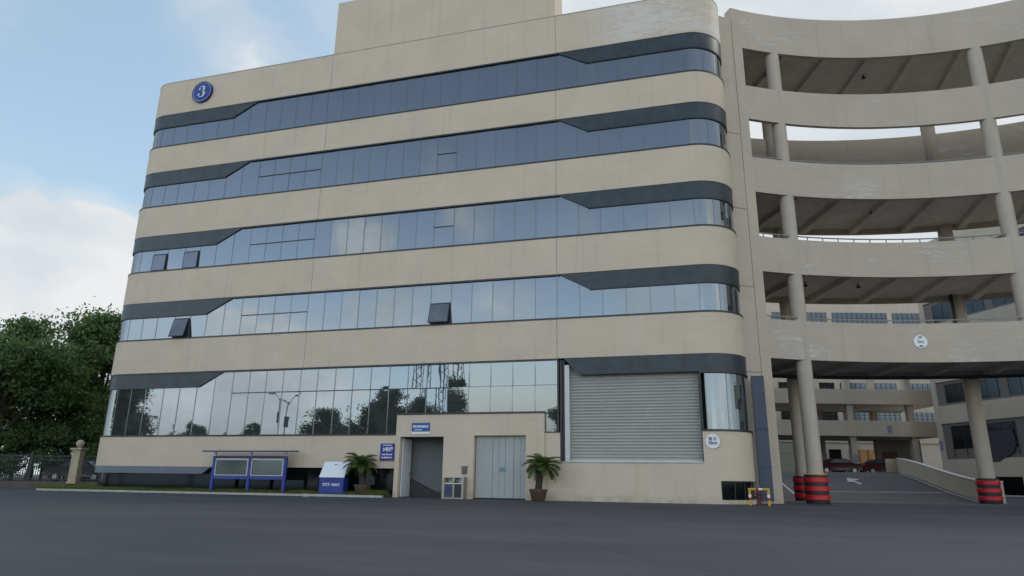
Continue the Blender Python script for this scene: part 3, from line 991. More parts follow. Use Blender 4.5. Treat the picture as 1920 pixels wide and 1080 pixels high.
MB().box(7.3, 12.5, 6.0, 6.4, 1.7, 5.98).build('wall', mat('grey_brown_wall', (0.22, 0.20, 0.165), 0.85, var=0.1), O3)  # solid grey-brown wall under the right end of the bridge
MB().box(7.9, 9.6, 5.93, 5.99, 2.6, 4.6).build('door', M_brown, O3)

# long factory block at the back
O4 = empty('factory_building', (9, 70.4, 0), math.atan2(3.6, 13), 'long pale factory block with glazed strips in the far background beyond the bridge', 'building')
m = MB(); m.box(-40, 50, 0, 14, 0, 27.4); m.box(-40, 50, -0.25, 0, 26.9, 27.6)
m.box(-40, 50, -0.22, 0, 6.4, 7.7)
m.build('wall', M_far, O4)
for z0, z1 in ((22.3, 24.7), (17.2, 19.5), (12.6, 14.6), (9.2, 10.6)):
    for k in range(8):
        lx = -25.4 + 8.6 * k
        wo = MB().box(lx, lx + 7.7, -0.05, 0.05, z0, z1).build('window', M_glassf, O4)
        wf = MB()
        for q in range(12): wf.box(lx + 0.7 * q - 0.03, lx + 0.7 * q + 0.03, -0.09, -0.05, z0, z1)
        for q in (0.34, 0.67): wf.box(lx, lx + 7.7, -0.085, -0.05, z0 + (z1 - z0) * q - 0.03, z0 + (z1 - z0) * q + 0.03)
        wf.build('window_frame', M_frame, wo)
for k, (lx, ww, mm) in enumerate(((-2.0, 1.0, M_glassd), (4.2, 1.2, M_glassd), (6.4, 1.6, M_glassd), (9.2, 3.6, M_orange), (14.5, 2.4, M_glassd))):
    MB().box(lx, lx + ww, -0.1, 0.05, 1.8, 5.5).build('door' if mm is M_orange else 'window', mm, O4)
dd = MB()
for q in (9.2, 10.4, 11.6, 12.78): dd.box(q - 0.05, q + 0.07, -0.14, -0.1, 1.8, 5.5)
dd.box(9.2, 12.8, -0.135, -0.1, 3.6, 3.7)
dd.build('door_frame', M_brown, O4)
sm = MB()
for k in range(3): sm.box(-9.5, 1.6, -0.1, 0.04, 1.85 + 1.5 * k, 3.31 + 1.5 * k)
sm.build('shutter', M_greenshut, O4)
st = empty('steel_stair', (4.2, 58.5, 1.88), 0, 'grey steel stair flight on the left behind the ramp columns', 'stair')
s1 = MB()
for yy in (0, 0.9):
    s1.tube([(-1.6, yy, 7.4), (2.6, yy, 4.6)], 0.09, 6); s1.tube([(-1.6, yy, 8.3), (2.6, yy, 5.5)], 0.045, 6)
s1.build('stringer', M_steel, st)
s2 = MB()
for k in range(12): s2.box(-1.6 + 0.35 * k - .14, -1.6 + 0.35 * k + .14, 0.0, 0.9, 7.4 - 0.233 * k, 7.44 - 0.233 * k)
s2.build('tread', M_steel, st)
MB().box(-1.62, -1.44, 0.35, 0.55, 0, 7.35).box(2.4, 2.6, 0.35, 0.55, 0, 4.6).build('support', M_steel, st)


def make_car(body_m, label, loc, rz):
    c = empty('parked_car', loc, rz, label, 'car')
    side = [(-2.2, .35), (-2.22, .75), (-2.0, .95), (-1.35, 1.02), (-0.75, 1.45), (0.55, 1.47), (1.15, 1.03), (2.0, .88), (2.2, .68), (2.2, .33)]
    bm_ = MB()
    rs = []
    for yy, k in ((-0.86, 0.93), (-0.88, 1.0), (-0.6, 1.0), (0.6, 1.0), (0.88, 1.0), (0.86, 0.93)):
        ins = 0.16 if abs(yy) > 0.7 else 0.0
        rs.append([(px * (1 if k == 1 else 0.985), yy * (1 - (0.2 if pz > 1.1 and abs(yy) > .7 else 0)), 0.33 + (pz - 0.33) * (1.0 if k == 1 else 0.97)) for px, pz in side])
    bm_.rings(rs)
    bm_.build('body', body_m, c, smooth=40)
    gl = MB()
    for sy in (-1, 1):
        gl.quad((-1.15, sy * 0.875, 1.06), (0.95, sy * 0.875, 1.06), (0.45, sy * 0.725, 1.39), (-0.68, sy * 0.725, 1.39))
    gl.quad((0.63, -0.62, 1.42), (0.63, 0.62, 1.42), (1.13, 0.72, 1.07), (1.13, -0.72, 1.07))
    gl.quad((-0.83, -0.62, 1.42), (-0.83, 0.62, 1.42), (-1.33, 0.72, 1.07), (-1.33, -0.72, 1.07))
    gl.v = [(p[0], p[1] * 1.008, p[2] + 0.004) for p in gl.v]
    gl.build('window', M_carglass, c, recalc=False)
    for wx in (-1.35, 1.35):
        for wy in (-0.82, 0.82):
            ty = MB()
            ty.rings([[(wx + r * math.cos(2 * PI * i / 20), wy + dy, 0.32 + r * math.sin(2 * PI * i / 20)) for i in range(20)] for r, dy in ((0.26, -0.11), (0.32, -0.09), (0.32, 0.09), (0.26, 0.11))])
            wh = ty.build('wheel', M_tyre, c, smooth=40)
            rm = MB()
            rm.rings([[(wx + r * math.cos(2 * PI * i / 16), wy + dy, 0.32 + r * math.sin(2 * PI * i / 16)) for i in range(16)] for r, dy in ((0.2, -0.125), (0.2, 0.125))])
            rm.build('rim', M_steel, wh, smooth=40)
    for sy in (-1, 1):
        MB().box(2.12, 2.215, sy * 0.62 - 0.17, sy * 0.62 + 0.17, 0.66, 0.80).build('headlight', M_lamp, c, bevel=0.02)
        MB().box(-2.235, -2.15, sy * 0.62 - 0.17, sy * 0.62 + 0.17, 0.72, 0.88).build('taillight', M_redp, c, bevel=0.02)
    return c


make_car(M_carred, 'dark red car parked left of the far column beyond the ramp crest', (11.6, 44.4, ZR + .004), R(195))
make_car(M_carred, 'dark red car parked in front of the orange doors beyond the ramp crest', (16.0, 46.4, ZR + .004), R(18))
make_car(M_cargrey, 'dark grey car parked under the trees behind the dark fence', (-44.5, 9.5, 0.37), R(20))

# ------------------------------------------------------------------ badges and signs
def disc(m, r, y0, y1, n=48):
    m.rings([[(r * math.cos(2 * PI * i / n), y, r * math.sin(2 * PI * i / n)) for i in range(n)] for y in (y0, y1)])
    return m


BS = 0.79
bd = empty('building_badge', (-29.82, -0.02, 24.41), 0, 'round blue badge with a white 3 high on the left corner of the office block', 'sign')
disc(MB(), 0.86, -0.10, 0.02).build('disc', M_logo, bd, smooth=40)
rg = MB()
ring = []
for i in range(64):
    a = 2 * PI * i / 64
    ring.append([(r * math.cos(a), y, r * math.sin(a)) for r, y in ((0.80, -0.112), (0.845, -0.112), (0.845, -0.09), (0.80, -0.09))])
ring.append(ring[0])
rg.rings(ring, cap=False)
rg.build('ring', mat('pale_blue_line', (0.30, 0.38, 0.55), 0.4), bd)
rg = MB(); ring = []
for i in range(64):
    a = 2 * PI * i / 64
    ring.append([(r * math.cos(a), y, r * math.sin(a)) for r, y in ((0.855, -0.13), (0.93, -0.13), (0.93, 0.02), (0.855, 0.02))])
ring.append(ring[0])
rg.rings(ring, cap=False)
rg.build('rim', mat('dark_blue_rim', (0.008, 0.02, 0.12), 0.4), bd)
nm = MB()                                           # heavy old-style 3
def stroke(pts):
    L = []
    for i, (x_, z_, w_) in enumerate(pts):
        a = Vector(pts[max(i - 1, 0)][:2]); c2 = Vector(pts[min(i + 1, len(pts) - 1)][:2])
        d = (c2 - a).normalized(); q = Vector((-d.y, d.x)) * w_ / 2
        L.append([(x_ + q.x, -0.115, z_ + q.y), (x_ - q.x, -0.115, z_ - q.y), (x_ - q.x, -0.15, z_ - q.y), (x_ + q.x, -0.15, z_ + q.y)])
    nm.rings(L)
def bowl(cx, cz, rx, rz_, a0, a1):
    n = 18
    o = []
    for i in range(n + 1):
        a = R(a0 + (a1 - a0) * i / n)
        wd = 0.07 + 0.15 * max(0, math.cos(a)) ** 0.8
        o.append((cx + rx * math.cos(a), cz + rz_ * math.sin(a), wd))
    stroke(o)
bowl(-0.02, 0.27, 0.22, 0.20, 165, -75)
bowl(-0.03, -0.20, 0.27, 0.27, 80, -165)
for bx_, bz_ in ((-0.20, 0.24), (-0.25, -0.25)):
    n = 20
    nm.rings([[(bx_ + 0.105 * math.cos(2 * PI * i / n), y, bz_ + 0.105 * math.sin(2 * PI * i / n)) for i in range(n)] for y in (-0.118, -0.155)])
nm.build('numeral', mat('pale_numeral', (0.45, 0.53, 0.62), 0.45), bd)

bd.scale = (BS, 1, BS)
s5 = empty('speed_limit_sign', (0.01, -0.01, 2.60), 0, 'white round 5km speed sign under the curved glass beside the roller shutter', 'sign')
disc(MB(), 0.335, -0.03, 0.005).build('disc', M_white, s5, smooth=40)
s5.scale = (0.9, 1, 0.9)
text_obj('限 速', 0.17, M_purple, 'lettering', s5, (0, -0.034, 0.11), bold=0.004)
text_obj('5km', 0.235, M_purple, 'lettering', s5, (0, -0.034, -0.075), bold=0.006)

a = -10.9
cx, cy = colpos(RI - 0.012, a)
hs = empty('height_limit_sign', (cx, cy, 7.68), -R(a), 'white round height sign reading 5m on the lowest ramp parapet', 'sign')
disc(MB(), 0.37, -0.03, 0.004).build('disc', M_white, hs, smooth=40)
hs.scale = (0.87, 1, 0.87)
text_obj('5m', 0.27, mat('grey_ink', (0.10, 0.12, 0.15), 0.5), 'lettering', hs, (0, -0.034, 0.0), bold=0.004)
MB().prism([(-0.15, 0.29), (0.15, 0.29), (0, 0.19)], -0.036, -0.03, 'y').build('arrow_mark', M_black, hs)
MB().prism([(-0.15, -0.29), (0.15, -0.29), (0, -0.19)], -0.036, -0.03, 'y').build('arrow_mark', M_black, hs)


def rows(parent, rws, m, y=-0.037):
    """rows of small blurred white lettering: runs of short strokes"""
    r3 = random.Random(8)
    mb = MB()
    for z0, h, x0, x1, cw in rws:
        x_ = x0
        while x_ < x1 - cw * 0.6:
            for _ in range(7):
                if r3.random() < 0.6:
                    zz_ = z0 + h * r3.random() * 0.85
                    mb.box(x_, x_ + cw * 0.8, y, y + 0.006, zz_, zz_ + h * 0.16)
                else:
                    xx_ = x_ + cw * 0.7 * r3.random()
                    mb.box(xx_, xx_ + cw * 0.16, y - 0.0012, y + 0.006, z0, z0 + h)
            x_ += cw
    mb.v = [(p[0], p[1] - 0.00001 * i, p[2]) for i, p in enumerate(mb.v)]
    mb.build('lettering', m, parent)


sb = empty('wall_sign', (-15.40, 0.0, 1.73), 0, 'tall dark blue wall sign with white lettering on the cream wall left of the doorway', 'sign')
MB().box(-0.385, 0.385, -0.035, 0.0, 0, 0.80).build('panel', M_navy, sb, bevel=0.006)
MB().box(-0.39, 0.39, -0.04, 0.0, -0.035, -0.004).build('trim', mat('rust_trim', (0.25, 0.10, 0.08), 0.6), sb)
text_obj('3号楼', 0.225, M_white, 'lettering', sb, (0.03, -0.038, 0.50), bold=0.006)
rows(sb, [(0.69, 0.05, -0.24, 0.24, 0.06), (0.24, 0.065, -0.30, 0.26, 0.065), (0.09, 0.075, -0.30, 0.27, 0.065)], M_white)
sa = empty('door_sign', (-13.64, -0.10, 2.98), 0, 'bright blue sign with white lettering fixed above the open doorway', 'sign')
MB().box(-0.47, 0.47, -0.035, 0.0, 0.11, 0.53).build('panel', M_skyblue, sa, bevel=0.006)
MB().box(-0.47, 0.47, -0.035, 0.0, 0.0, 0.106).build('white_strip', M_white, sa)
rows(sa, [(0.29, 0.12, -0.40, 0.40, 0.09), (0.17, 0.05, -0.32, 0.10, 0.045)], M_white)

wb = empty('intercom_box', (-11.31, -0.10, 1.12), 0, 'small dark metal box on the wall above the litter bin', 'wall box')
MB().box(-0.12, 0.12, -0.09, 0.0, 0.0, 0.34).build('casing', mat('box_metal', (0.12, 0.11, 0.10), 0.5, 0.4), wb, bevel=0.01)
MB().box(-0.14, 0.14, -0.12, 0.0, 0.345, 0.38).build('lid', M_steel, wb, bevel=0.008)

# ------------------------------------------------------------------ things along the front
nb = empty('notice_board', (-22.7, -0.72, 0.08), 0, 'blue two-panel notice board with glass fronts and a thin canopy on the grass strip', 'notice board')
for px_ in (-2.12, 0.04, 2.10):
    MB().box(px_ - 0.08, px_ + 0.08, -0.07, 0.07, -0.1, 1.80).build('post', M_blue, nb, bevel=0.012)
MB().box(-2.04, -0.04, -0.06, 0.06, 0.66, 0.83).box(0.12, 2.02, -0.06, 0.06, 0.66, 0.83).build('lower_rail', M_blue, nb, bevel=0.008)
MB().box(-2.04, -0.04, -0.06, 0.06, 1.68, 1.81).box(0.12, 2.02, -0.06, 0.06, 1.68, 1.81).build('header', mat('dark_header', (0.03, 0.022, 0.09), 0.4), nb)
for x0, x1 in ((-2.03, -0.05), (0.13, 2.01)):
    ca = MB()
    ca.box(x0, x1, -0.05, 0.03, 0.835, 0.875); ca.box(x0, x1, -0.05, 0.03, 1.60, 1.675)
    ca.box(x0, x0 + 0.06, -0.05, 0.03, 0.875, 1.60); ca.box(x1 - 0.06, x1, -0.05, 0.03, 0.875, 1.60)
    co = ca.build('case', M_lightmetal, nb)
    MB().box(x0 + 0.06, x1 - 0.06, -0.02, 0.0, 0.875, 1.60).build('pane', M_glassb, co)
for px_ in (-2.1, 0.04, 2.08):
    MB().box(px_ - 0.05, px_ + 0.05, -0.04, 0.04, 1.81, 1.98).build('bracket', M_lightmetal, nb)
MB().prism([(-0.42, 1.985), (0.30, 2.02), (0.30, 2.09), (-0.42, 2.06)], -2.62, 2.62, 'x').build('canopy', mat('canopy_blue', (0.03, 0.035, 0.10), 0.4), nb, bevel=0.006)

kk = empty('information_stand', (-17.88, -0.72, 0.06), 0, 'blue box stand with a white sloping top panel on the grass strip', 'information stand')
MB().box(-0.66, 0.66, -0.12, 0.35, -0.05, 0.82).build('cabinet', M_blue, kk, bevel=0.01)
MB().prism([(-0.16, 0.83), (0.30, 1.58), (0.36, 1.54), (-0.10, 0.80)], -0.68, 0.68, 'x').build('top_panel', mat('white_panel', (0.72, 0.76, 0.78), 0.35), kk, bevel=0.006)
MB().box(-0.08, 0.08, 0.2, 0.3, 0.82, 1.45).build('support', M_blue, kk)
rows(kk, [(0.42, 0.15, -0.46, -0.08, 0.095), (0.42, 0.14, 0.0, 0.46, 0.092)], mat('pale_print', (0.55, 0.55, 0.62), 0.5), -0.124)

tb = empty('litter_bin', (-11.67, -0.36, 0.0), 0, 'brushed steel two-compartment litter bin against the porch wall', 'litter bin')
m = MB(); m.box(-0.5, -0.44, -0.22, 0.22, 0, 0.98); m.box(0.40, 0.50, -0.22, 0.22, 0, 0.98); m.box(-0.44, 0.40, 0.16, 0.22, 0, 0.98)
m.box(-0.44, 0.40, -0.22, 0.16, 0.93, 0.98); m.box(-0.04, 0.04, -0.2, 0.16, 0.05, 0.93); m.box(-0.44, 0.40, -0.2, 0.16, 0.0, 0.06)
m.build('casing', M_steel, tb)
MB().box(-0.43, -0.05, -0.195, 0.15, 0.07, 0.66).build('drawer', mat('bin_grey', (0.08, 0.08, 0.085), 0.45, 0.5), tb, bevel=0.008)
MB().box(0.05, 0.39, -0.195, 0.15, 0.07, 0.66).build('drawer', mat('bin_dark', (0.04, 0.04, 0.042), 0.45, 0.5), tb, bevel=0.008)
MB().box(-0.38, -0.12, -0.202, -0.196, 0.2, 0.55).build('label', mat('bin_blue', (0.02, 0.035, 0.15), 0.4), tb)
MB().box(-0.43, -0.05, -0.2, 0.15, 0.665, 0.70).box(0.05, 0.39, -0.2, 0.15, 0.665, 0.70).build('ledge', M_white, tb)
MB().lathe([(0.09, 0), (0.11, 0.03), (0.09, 0.06)], 0, -0.05, 16, 0.70).build('ashtray', M_black, tb)


def cycad(name, loc, th, spread, lean, nfr, label, seed):
    r4 = random.Random(seed)
    c = empty(name, loc, 0, label, 'potted plant')
    MB().lathe([(0.25, 0), (0.30, 0.05), (0.36, 0.34), (0.41, 0.44), (0.41, 0.50), (0.36, 0.50), (0.34, 0.42)], 0, 0, 28).build('pot', M_pot, c, smooth=40)
    MB().lathe([(0.345, 0.41), (0.345, 0.43), (0.15, 0.46)], 0, 0, 20).build('soil', M_soil, c)
    tk = MB()
    pts, rd = [], []
    for i in range(15):
        k = i / 14
        pts.append((lean * k ** 1.5, 0, 0.42 + th * k)); rd.append(0.15 - 0.03 * k + 0.018 * (i % 2))
    tk.tube(pts, rd, 12)
    tk.build('trunk', M_bark, c, smooth=30)
    top = Vector(pts[-1])
    fm = MB()
    for i in range(nfr):
        az = 2 * PI * i / nfr * 1.618 * 3 + r4.uniform(-.2, .2)
        lift = R(-18 + 88 * (i / nfr) ** 0.8)
        L = spread * r4.uniform(0.85, 1.1)
        n = 15
        prev = top.copy(); d_el = lift
        spine = [prev.copy()]
        for k in range(n):
            d = Vector((math.cos(az) * math.cos(d_el), math.sin(az) * math.cos(d_el), math.sin(d_el)))
            prev = prev + d * L / n; spine.append(prev.copy()); d_el -= R(4.2 + 2.2 * k / n)
        for k in range(2, n):
            p = spine[k]; tdir = (spine[k + 1] - spine[k]).normalized() if k < n else tdir
            sdir = Vector((-math.sin(az), math.cos(az), 0))
            for sgn in (-1, 1):
                for q in (0, 0.5):
                    base = p + tdir * q * L / n
                    ll = 0.26 * math.sin(PI * min(1, (k + 1.5) / (n + 1.5))) ** 0.6 + 0.03
                    tip = base + (sdir * sgn * 0.82 + tdir * 0.5 + Vector((0, 0, 0.25))) * ll
                    fm.quad(base - tdir * 0.013, base + tdir * 0.013, base.lerp(tip, 0.6) + tdir * 0.013, tip, base.lerp(tip, 0.6) - tdir * 0.013)
        fm.tube(spine[::2], 0.012, 4)
    fm.build('fronds', M_frond, c, recalc=False)
    return c


cycad('potted_cycad', (-7.55, -0.85, 0), 1.02, 0.95, 0.18, 30, 'tall potted cycad on the asphalt between the grey gate and the shutter', 2)
cycad('potted_cycad', (-16.35, -0.55, 0.07), 1.02, 0.98, -0.18, 28, 'potted cycad in the grass strip beside the blue box stand', 7)
tw = MB()
for i in range(9):
    a = 2 * PI * i / 9
    tw.quad((-0.0, 0, 0.46), (0.25 * math.cos(a) * .5 - 0.01, 0.25 * math.sin(a) * .5, 0.62), (0.3 * math.cos(a), 0.3 * math.sin(a), 0.66), (0.25 * math.cos(a) * .5 + 0.02, 0.25 * math.sin(a) * .5, 0.58))

br = empty('hoop_barrier', (1.70, -0.55, 0), R(-14), 'yellow hoop barrier with red and white bands in front of the hydrant', 'barrier')
for sx in (-0.37, 0.37):
    p_ = MB().lathe([(0.055, 0), (0.055, 0.62)], sx, 0, 14).build('post', M_yellow, br, smooth=40)
    MB().lathe([(0.057, 0.20), (0.057, 0.31)], sx, 0, 14).build('red_band', M_redp, p_, smooth=40)
    MB().lathe([(0.057, 0.312), (0.057, 0.43)], sx, 0, 14).build('white_band', M_white, p_, smooth=40)
tb_ = MB().tube([(-0.42, 0, 0.635), (0.42, 0, 0.635)], 0.048, 12).build('top_bar', M_yellow, br, smooth=40)
MB().tube([(-0.11, 0, 0.635), (-0.01, 0, 0.635)], 0.050, 12).build('red_band', M_redp, tb_, smooth=40)
MB().tube([(-0.008, 0, 0.635), (0.14, 0, 0.635)], 0.050, 12).build('white_band', M_white, tb_, smooth=40)
hy = empty('fire_hydrant', (1.70, -0.12, 0), 0, 'dark red fire hydrant between the hoop barrier and the corner window', 'hydrant')
MB().lathe([(0.14, 0), (0.14, 0.04), (0.085, 0.06), (0.085, 0.40), (0.115, 0.42), (0.115, 0.46), (0.10, 0.52), (0.05, 0.58), (0.03, 0.60), (0.03, 0.64)], 0, 0, 20).build('barrel', M_hyd, hy, smooth=40)
MB().tube([(-0.17, 0, 0.32), (0.17, 0, 0.32)], 0.05, 12).tube([(0, 0, 0.32), (0, -0.16, 0.32)], 0.06, 12).build('outlet', M_hyd, hy, smooth=40)

pc = MB()
for i, (dx, dy, dz) in enumerate([(0, 0, .005), (0.14, 0.02, .02), (0.26, -0.03, .008), (0.24, 0.1, .03), (0.1, 0.13, .012), (-0.02, 0.1, .03)]): pc.v.append((-17.9 + dx, -3.15 + dy, dz + 0.004))
pc.f += [(0, 1, 4, 5), (1, 2, 3, 4)]
tag(pc.build('paper_scrap', M_paper, recalc=False), 'white scrap of paper lying on the asphalt in front of the blue box stand', 'litter')

# ------------------------------------------------------------------ fence on the left
def pillar(x_, y_, label):
    p = empty('fence_pillar', (x_, y_, 0.30), R(15), label, 'pillar', 'cream pillars of the boundary fence')
    MB().box(-0.30, 0.30, -0.30, 0.30, 0, 0.15).box(-0.26, 0.26, -0.26, 0.26, 0.15, 2.03).build('shaft', M_post, p, bevel=0.015)
    MB().box(-0.38, 0.38, -0.38, 0.38, 2.10, 2.2).box(-0.32, 0.32, -0.32, 0.32, 2.032, 2.098).build('cap', M_post, p, bevel=0.02)
    MB().lathe([(0.09, 2.2)] + [(max(0.02, 0.24 * math.sin(PI * k / 12)), 2.48 - 0.24 * math.cos(PI * k / 12)) for k in range(2, 13)], 0, 0, 20).build('ball', M_post, p, smooth=50)
    return p


pillar(-39.15, 4.1, 'cream stone fence pillar with a ball cap beside the left corner of the office block')
pillar(-44.6, 2.65, 'cream stone fence pillar with a ball cap cut by the left edge of the photo')
for (xa, ya, xb, yb, lab) in ((-44.3, 2.73, -39.45, 4.02, 'dark metal railing between the two cream pillars in front of the parked car'),
                              (-38.85, 4.18, -33.4, 5.6, 'dark metal railing from the ball capped pillar to the office block side')):
    L = math.hypot(xb - xa, yb - ya)
    fo = empty('metal_fence', (xa, ya, 0), math.atan2(yb - ya, xb - xa), lab, 'fence', 'railings of the boundary fence')
    MB().box(0, L, -0.12, 0.12, -0.1, 0.42).build('plinth', M_brownwall, fo)
    MB().box(0, L, -0.025, 0.025, 0.55, 0.60).box(0, L, -0.025, 0.025, 1.95, 2.0).box(0, L, -0.025, 0.025, 1.72, 1.76).build('rail', M_iron, fo)
    pk = MB(); k = 0.1
    while k < L: pk.box(k, k + 0.03, -0.027, 0.003, 0.42, 2.05); k += 0.14
    pk.build('railing_panel', M_iron, fo)
    if xa < -44: MB().box(2.3, 2.42, -0.06, 0.06, 0.42, 2.25).build('post', M_iron, fo)

# ------------------------------------------------------------------ trees
def tree_mesh(seed, H, rad, base, nl, leaf, flat=1.0, lobes=14):
    g = np.random.default_rng(seed)
    tr = MB()
    trunk_r = 0.024 * H
    pts = [(0, 0, -0.3)]; rd = [trunk_r * 1.3]
    for i in range(1, 7):
        pts.append((g.normal(0, 0.12) * i / 3, g.normal(0, 0.12) * i / 3, H * 0.75 * i / 6)); rd.append(trunk_r * (1 - 0.13 * i))
    tr.tube(pts, rd, 9)
    cents = []
    for i in range(lobes):
        a = g.uniform(0, 2 * PI); hz = g.uniform(0.0, 1.0)
        zc = base + (H - base) * (0.08 + 0.82 * hz)
        prof = math.sin(PI * min(0.97, 0.16 + 0.8 * hz)) ** 0.7
        rr_ = rad * prof * g.uniform(0.25, 0.85)
        c_ = np.array([rr_ * math.cos(a), rr_ * math.sin(a), zc])
        cents.append((c_, rad * g.uniform(0.26, 0.46)))
        k = min(5, max(2, int(hz * 5)))
        p0 = np.array(pts[k]); mid = (p0 + c_) / 2 + np.array([0, 0, -0.03 * H]) + g.normal(0, 0.15, 3)
        tr.tube([tuple(p0), tuple(mid), tuple(c_)], [trunk_r * 0.42, trunk_r * 0.26, trunk_r * 0.08], 6)
    cents.append((np.array([0, 0, H - rad * 0.22]), rad * 0.25))
    V = []; F = []
    wsum = np.array([r_c ** 2 for _, r_c in cents]); wsum /= wsum.sum()
    for (c_, rc), wgt in zip(cents, wsum):
        # clusters of leaves on the shell of each lobe, gaps between
        ncl = max(8, int(52 * (rc / rad) / 0.36))
        per = max(6, int(nl * wgt / ncl))
        for _ in range(ncl):
            d = g.normal(0, 1, 3); d /= np.linalg.norm(d)
            cc = c_ + d * rc * g.uniform(0.4, 1.02) * np.array([1, 1, 0.8 * flat])
            cs = rc * g.uniform(0.12, 0.30)
            P_ = cc + g.normal(0, 1, (per, 3)) * cs * np.array([1, 1, 0.6])
            A_ = g.normal(0, 1, (per, 3)); A_ /= np.linalg.norm(A_, axis=1)[:, None]
            N_ = g.normal(0, 1, (per, 3)) + np.array([0, 0, 0.9]); B_ = np.cross(N_, A_); B_ /= np.linalg.norm(B_, axis=1)[:, None] + 1e-6
            sz = leaf * g.uniform(0.6, 1.3, (per, 1))
            b0 = len(V)
            q = np.stack([P_ - A_ * sz, P_ + B_ * sz * 0.5, P_ + A_ * sz, P_ - B_ * sz * 0.5], 1).reshape(-1, 3)
            V.extend(map(tuple, q)); F.extend([(b0 + 4 * j, b0 + 4 * j + 1, b0 + 4 * j + 2, b0 + 4 * j + 3) for j in range(per)])
    cr = MB(); cr.v = V; cr.f = F
    return tr, cr


def make_tree(seed, H, rad, base, nl, leaf, lm, name='broadleaf_tree', **kw):
    tr, cr = tree_mesh(seed, H, rad, base, nl, leaf, **kw)
    e = empty(name)
    tr.build('trunk', M_bark, e, smooth=50)
    cr.build('crown', lm, e, recalc=False)
    return e


T1 = make_tree(1, 14.0, 5.4, 3.6, 30000, 0.165, M_leaf, lobes=18)
T2 = make_tree(2, 11.5, 4.6, 2.6, 23000, 0.155, M_leaf2, lobes=14)
T3 = make_tree(3, 12.5, 5.2, 3.0, 27000, 0.165, M_leaf, lobes=15)
SH = make_tree(4, 4.6, 2.6, 0.4, 11000, 0.12, M_leaf, name='shrub', lobes=12)
CY = make_tree(5, 11.0, 1.3, 1.0, 5000, 0.16, M_leaf, name='cypress', flat=1.6, lobes=16)


def at_px(x, dep, z=0.0):
    """ground position below photo column x at a forward distance dep"""
    d = px_dir(x, 900)
    k = dep / (d.x * math.sin(YAW) + d.y * math.cos(YAW))
    return (d.x * k, -CD + d.y * k, z)


first = set()


def plant(src, loc, rzz, sc, label, cat='tree', group=None):
    if src.name in first: o = copy_tree(src)
    else: first.add(src.name); o = src
    o.location = loc; o.rotation_euler = (0, 0, rzz); o.scale = (sc, sc, sc)
    tag(o, label, cat, group)
    return o


GT = 'trees behind the boundary fence'
plant(T1, at_px(158, 60, .36), 0.4, 1.03, 'tallest dark tree beside the left edge of the office block', group=GT)
plant(T2, at_px(52, 57, .36), 1.4, 0.88, 'fresher green tree with a lower top between the taller trees on the left', group=GT)
plant(T3, at_px(-22, 52, .36), 2.0, 1.0, 'dark tree cut off by the left edge of the photo', group=GT)
plant(T1, at_px(95, 74, .36), 3.3, 0.86, 'dark tree standing farther back with a spire of foliage above its neighbours', group=GT)
plant(T3, at_px(215, 72, .36), 4.6, 1.05, 'tree mostly hidden behind the left corner of the office block', group=GT)
plant(SH, at_px(20, 53, .36), 0.2, 1.0, 'dark shrub behind the railing at the left edge of the photo', 'shrub', 'shrubs behind the fence')
plant(SH, at_px(75, 55, .36), 1.9, 1.05, 'dark shrub behind the railing under the fresher green tree', 'shrub', 'shrubs behind the fence')
plant(SH, at_px(130, 57, .36), 3.7, 1.1, 'dark shrub behind the ball capped pillar', 'shrub', 'shrubs behind the fence')
plant(SH, at_px(180, 60, .36), 5.0, 1.15, 'dark shrub beside the left side wall of the office block', 'shrub', 'shrubs behind the fence')
GR = 'trees across the yard mirrored in the windows'
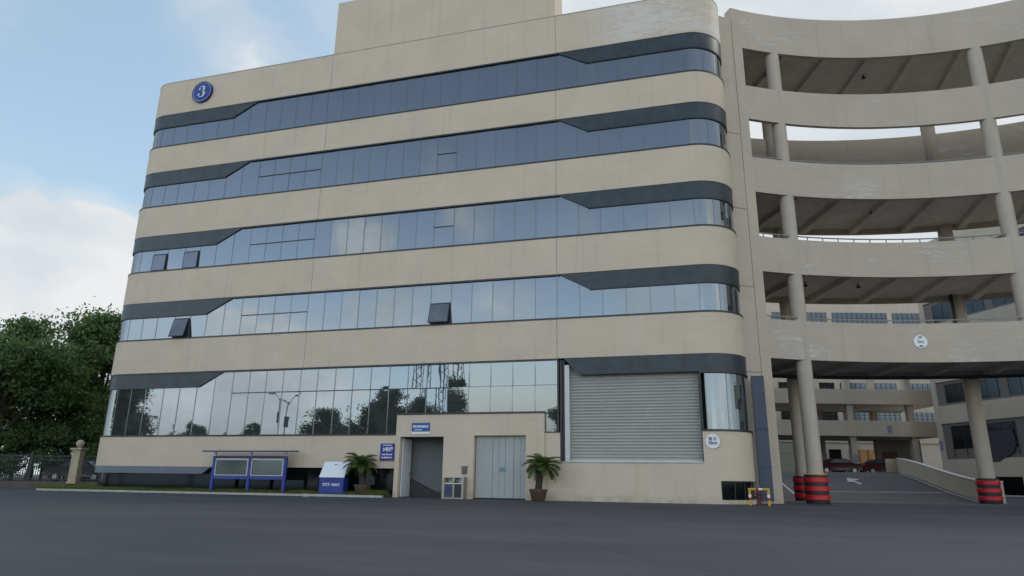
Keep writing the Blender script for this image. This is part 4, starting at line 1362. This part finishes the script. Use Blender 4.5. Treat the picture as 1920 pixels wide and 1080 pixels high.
for i, (src, x_, y_, sc, lab) in enumerate((
        (T2, -43.5, -42, 0.78, 'leftmost tree of the big clump mirrored in the ground floor glass'),
        (T3, -37.5, -44, 0.92, 'rounded tree in the middle of the clump mirrored in the ground floor glass'),
        (T1, -32.5, -43, 0.70, 'tree mirrored in the glass just left of the reset panes'),
        (T1, -43, -54, 0.80, 'tree standing behind the big clump mirrored in the ground floor glass'),
        (T3, -34, -54, 0.84, 'tree standing behind the right end of the clump mirrored in the glass'),
        (T3, -70, -34, 0.95, 'broad tree mirrored in the second pane from the left corner'),
        (T3, -57, -62, 0.60, 'low rounded tree mirrored above the gap between notice board and box stand'),
        (T2, -98, -66, 0.72, 'low tree at the far end of the mirrored tree line on the left'),
        (T2, -90, -48, 0.95, 'tree mirrored near the left corner behind the cypresses'),
        (T2, -80, -62, 0.78, 'low tree mirrored in the ground floor glass above the notice board left end'),
        (T3, -70, -62, 0.72, 'low tree mirrored in the ground floor glass above the notice board'),
        (T1, -65, -31, 0.98, 'dark tree mirrored in the glass at the left corner'),
        (T2, -22, -75, 0.72, 'small distant tree mirrored above the porch'),
        (T3, -6, -80, 0.80, 'distant tree mirrored beside the shutter post'))):
    plant(src, (x_, y_, 0), i * 1.3, sc, lab, group=GR)
for i, (x_, y_, sc) in enumerate(((-72, -36, 0.9), (-78, -40, 0.75), (-84, -46, 0.8))):
    plant(CY, (x_, y_, 0), i, sc, ['slim cypress mirrored in the glass nearest the left corner', 'shorter slim cypress mirrored right of the tall one', 'slim cypress mirrored farthest from the left corner'][i], group='cypresses mirrored in the glass')

sl_ = empty('street_lamp', (-45, -35, 0), R(20), 'twin-arm street lamp mirrored in the ground floor glass', 'street lamp')
MB().lathe([(0.11, 0), (0.06, 9.2)], 0, 0, 12).build('pole', M_lightmetal, sl_, smooth=40)
for s_ in (-1, 1):
    MB().tube([(0, 0, 8.9), (s_ * 0.7, 0, 9.5), (s_ * 1.7, 0, 9.8)], 0.045, 8).build('arm', M_lightmetal, sl_, smooth=40)
    MB().box(s_ * 1.95 - 0.4, s_ * 1.95 + 0.4, -0.14, 0.14, 9.76, 9.88).build('lamp_head', M_lightmetal, sl_, bevel=0.03)
MB().box(0.1, 0.14, -0.35, 0.35, 6.4, 7.6).build('banner', mat('lamp_banner', (0.10, 0.10, 0.14), 0.6), sl_)
lt = empty('lattice_mast', (-66, -120, 0), 0, 'steel lattice mast mirrored in the ground floor glass above the porch', 'mast')
m = MB()
for dx in (0, 5.2):
    for sx in (-1, 1):
        for sy in (-1, 1): m.tube([(dx + sx * 1.0, sy * 1.0, 0), (dx + sx * 0.8, sy * 0.8, 33)], 0.12, 5)
    for k in range(16):
        m.tube([(dx - 1, -1, 2 * k), (dx + 1, -1, 2 * k + 2)], 0.07, 4); m.tube([(dx + 1, 1, 2 * k), (dx - 1, 1, 2 * k + 2)], 0.07, 4)
m.build('lattice', M_iron, lt)
